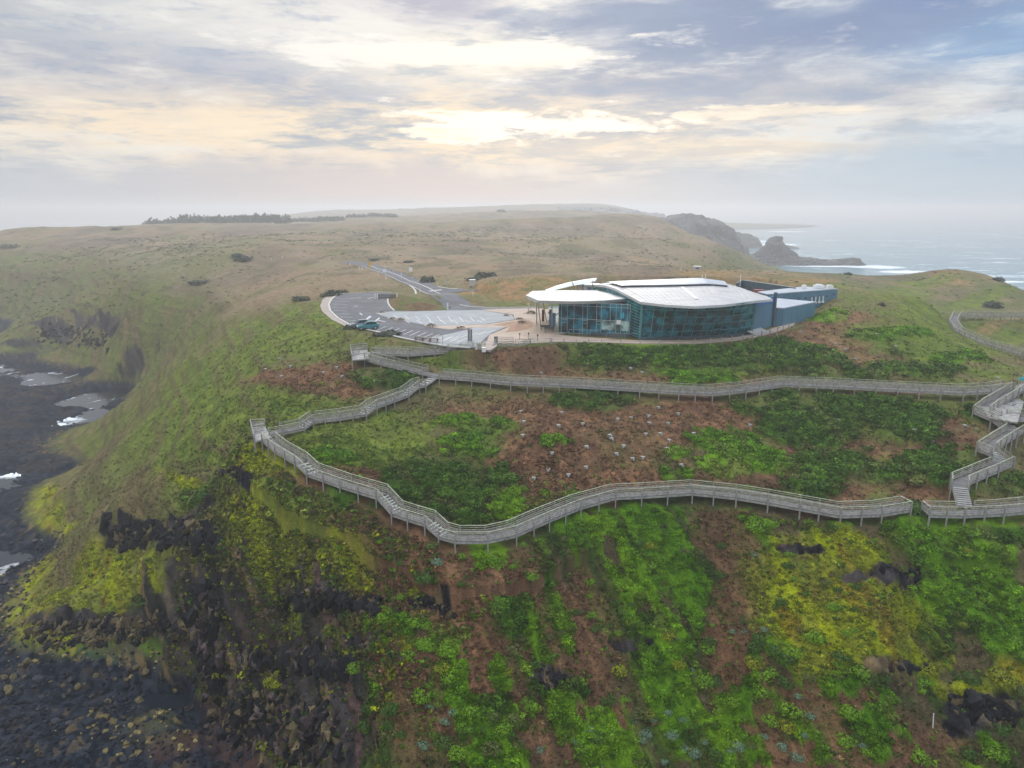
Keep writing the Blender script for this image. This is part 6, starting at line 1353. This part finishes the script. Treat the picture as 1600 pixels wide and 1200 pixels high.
# ---------------------------------------------------------------- distant rocks in the sea
M_CLIFF = plain('dark_cliff', (.045,.045,.043), .9, .5, .08, bump=1.5, bscale=.15)
def rock_mass(name, label, u0, u1, D, prof, depth, cat='sea rock', grass=None, seed=1, group=None, front=.35):
    """cragged ridge of rock: prof = heights along its length, seen from the shore side"""
    x0 = dp(u0, 400, D)[0]; x1 = dp(u1, 400, D)[0]; n = 70; m_ = 26; V = []
    xs = np.linspace(0, 1, n); hs = np.interp(xs, [p[0] for p in prof], [p[1] for p in prof])
    for j in range(m_):
        k = j/(m_-1); t_ = abs(k-.5)*2; f_ = (1-t_**2.6)
        for i in range(n):
            e_ = min(1, xs[i]*18, (1-xs[i])*18)**.6
            V.append((x0+(x1-x0)*xs[i], D+depth*(k-.5)*(.5+.5*e_), hs[i]*f_*e_-1.5))
    V = np.array(V); nz = fbm(V[:,0], V[:,1]*1.0+V[:,2]*1.7, max(4, hs.max()*.35), 5, seed); lift = sst(V[:,2], 0, 5)
    V[:,2] += nz*hs.max()*.16*lift; V[:,1] += fbm(V[:,0], V[:,2]*2.2, hs.max()*.3, 4, seed+3)*depth*.10; V[:,0] += fbm(V[:,1], V[:,2]*2, hs.max()*.3, 4, seed+4)*hs.max()*.12
    ii = np.arange(n*m_).reshape(m_, n); F_ = np.stack([ii[:-1,:-1], ii[:-1,1:], ii[1:,1:], ii[1:,:-1]], -1).reshape(-1, 4)
    o = V.mean(0); o[2] = 0; ob = link(name, np_mesh(name, V-o, F_, False), M_CLIFF); ob.location = tuple(o); tag(ob, label, cat, group); return ob
G = 'rocks standing in the sea'
rock_mass('sea_stack', 'tall blunt sea stack with a flat crown rising from the long reef', 1160, 1262, 830, [(0,5),(.16,8),(.25,14),(.33,21),(.40,29),(.46,31),(.55,30.5),(.60,24),(.68,17),(.8,11),(.9,7),(1,5)], 46, seed=3, group=G)
rock_mass('sea_reef', 'long low dark reef reaching right from the sea stack into white surf', 1140, 1351, 815, [(0,5),(.15,8),(.3,9),(.45,10),(.55,9),(.65,8),(.72,6),(.8,6.5),(.9,8.5),(.96,8),(1,4)], 40, seed=9, group=G)
rock_mass('sea_stack', 'flat-topped dark rock block behind the stack, nearer the headland cliffs', 1118, 1184, 1180, [(0,24),(.3,26),(.6,24),(.85,19),(1,12)], 60, seed=14, group=G)
rock_mass('sea_rock', 'low hazy rock in the surf behind the sea stack', 1215, 1247, 1150, [(0,3),(.3,7),(.6,5),(1,3)], 16, seed=17, group=G)
rock_mass('headland', 'hazy dark headland cliff dropping to the sea at the end of the plain', 1000, 1146, 960, [(0,50),(.3,51),(.6,50),(.76,49),(.86,42),(.91,30),(.96,20),(1,8)], 180, cat='headland', seed=21)
rock_mass('headland', 'farthest pale headland on the horizon', 860, 1040, 1900, [(0,62),(.35,64),(.55,60),(.75,53),(1,45)], 300, cat='headland', seed=25)
# ---------------------------------------------------------------- distant trees and bushes
M_FTREE = plain('far_foliage', (.035,.05,.025), .9, .4, .3); M_TRUNK = plain('trunk_bark', (.06,.05,.04), .9)
far_me = []
for q in range(5):
    V = np.concatenate([leaf_dome(150, 500+q, .20, .9), leaf_dome(60, 510+q, .22, .9)*.6+np.array([.45,.1,.1]), leaf_dome(60, 520+q, .22, .9)*.55+np.array([-.5,0,.05])])
    me = np_mesh('crown', V, np.arange(len(V)).reshape(-1, 3), False); me.materials.append(M_FTREE); far_me.append(me)
mb = MB(); mb.cyl((0,0,-.3), (0,0,.7), .07, .04); tk = mb.build('trunk', M_TRUNK); TRK = tk.data; bpy.data.objects.remove(tk)
def tree(name, u, v, s, label, cat, group, zs=1.0, D=None, lift=.0, me=None):
    if D: p = dp(u, v, D); p = (p[0], p[1], ground(p[0], p[1]))
    else: q = hit(u, v); p = (q[0], q[1], ground(q[0], q[1]))
    r_ = empty(name, p, label, cat, group, random.uniform(0, 6)); r_.scale = (s, s, s*zs); c_ = link('crown', me or random.choice(far_me), None, r_); c_.location = (0, 0, lift); link('trunk', TRK, None, r_)
for i in range(30):   # the long belt
    u = 232+i*7.4+random.uniform(-2, 2); tree('windbreak_tree', u, 352, random.uniform(6.2, 7.6), 'hazy tree of the long dark windbreak, %s' % (ORDW[i]+(' from the left' if i else '')), 'tree', 'trees of the hazy windbreak', 1.25, D=850+random.uniform(-15, 15), lift=.25)
for i in range(10): tree('windbreak_tree', 462+i*8+random.uniform(-2, 2), 347, random.uniform(5.0, 6.4), 'hazy tree in the short belt right of the windbreak, '+ORDW[i]+(' from left' if i else ''), 'tree', 'trees of the hazy windbreak', 1.0, D=980, lift=.2)
for i in range(10): tree('windbreak_tree', 546+i*8+random.uniform(-2, 2), 345, random.uniform(4.8, 6.0), 'hazy tree in the farthest thin belt, '+ORDW[i]+(' from the left' if i else ''), 'tree', 'trees of the hazy windbreak', .9, D=1060, lift=.2)
for u, v, s, zs, lab in [(970,438,2.9,.9,'dark round bush behind the curved roof, right of the long grey shed'),(668,441,2.6,.8,'dark round bush on the right of the road junction'),(760,432.5,4.0,.35,'low wide bush left of the orange mound crest'),(742,437,3.0,.3,'low bush between the junction and the orange mound'),(640,412,2.6,.3,'small dark bush on the plain right of the road'),(380,404,4.6,.5,'hazy bush alone on the plain'),(372,400,3.6,.45,'hazy bush just behind the lone one on the plain'),(314,440,5.0,.25,'low spreading bush on the misty left slope'),(184,359,6,.4,'hazy bush on the left skyline'),(14,385,7,.3,'hazy bush at the left edge of the plain'),(783,331.5,8,.5,'tiny bush alone on the skyline'),(520,461,2.6,.6,'dark shrub at the rear left corner of the car park'),(512,463,2.2,.6,'dark shrub just left of the car park corner'),(470,470,2.6,.4,'low shrub on the crest left of the car park'),(534,470-14,2.0,.4,'flat shrub behind the car park kerb'),(548,521,1.5,.6,'dark shrub in the grass below the cars'),(610,536,2.2,.45,'dark shrub in the grass below the curved kerb'),(597,537,1.8,.4,'shrub just left of the dark shrub below the kerb'),(1377,487-8,1.0,.8,'small dark bush on the green ridge right of the building'),(1551,478,3.0,.6,'dark rounded bush in the far right hollow'),(1560,441,2.0,.8,'small bush on the right skyline'),(1325,428.5,1.6,.7,'tiny dark bush on the skyline before the sea'),(585,408,2,.4,'small bush beside the far bend of the road'),(1430,797,1.9,.75,'dense green bush growing over the gap in the lower boardwalk'),(1424,800,1.6,.7,'green bush at the left end of the gap in the lower boardwalk'),(1437,803,1.7,.7,'green bush at the right end of the gap in the lower boardwalk')]:
    tree('bush', u, v, s, lab, 'bush', None, zs, me=SHM[('dark green', 0)] if 'gap' in lab else None)

# ---------------------------------------------------------------- haze
hz, t, b = new_mat('sea_haze'); t.n.remove(b)
pv = t.node('ShaderNodeVolumePrincipled'); pv.inputs['Color'].default_value = (.97, .98, 1.0, 1); pv.inputs['Density'].default_value = .00052; pv.inputs['Anisotropy'].default_value = .4
t.l.new(pv.outputs[0], [n for n in t.n if n.type == 'OUTPUT_MATERIAL'][0].inputs['Volume'])
x0, x1, y0, y1, z0, z1 = -7100, 7100, -420, 14100, -6, 78
bv = [(x, y, z) for z in (z0, z1) for x, y in ((x0,y0),(x1,y0),(x1,y1),(x0,y1))]
haze = link('haze', np_mesh('haze', bv, [(3,2,1,0),(4,5,6,7),(0,1,5,4),(1,2,6,5),(2,3,7,6),(3,0,4,7)], False), hz); tag(haze, kind='stuff', label='thin pale sea haze over the whole headland')
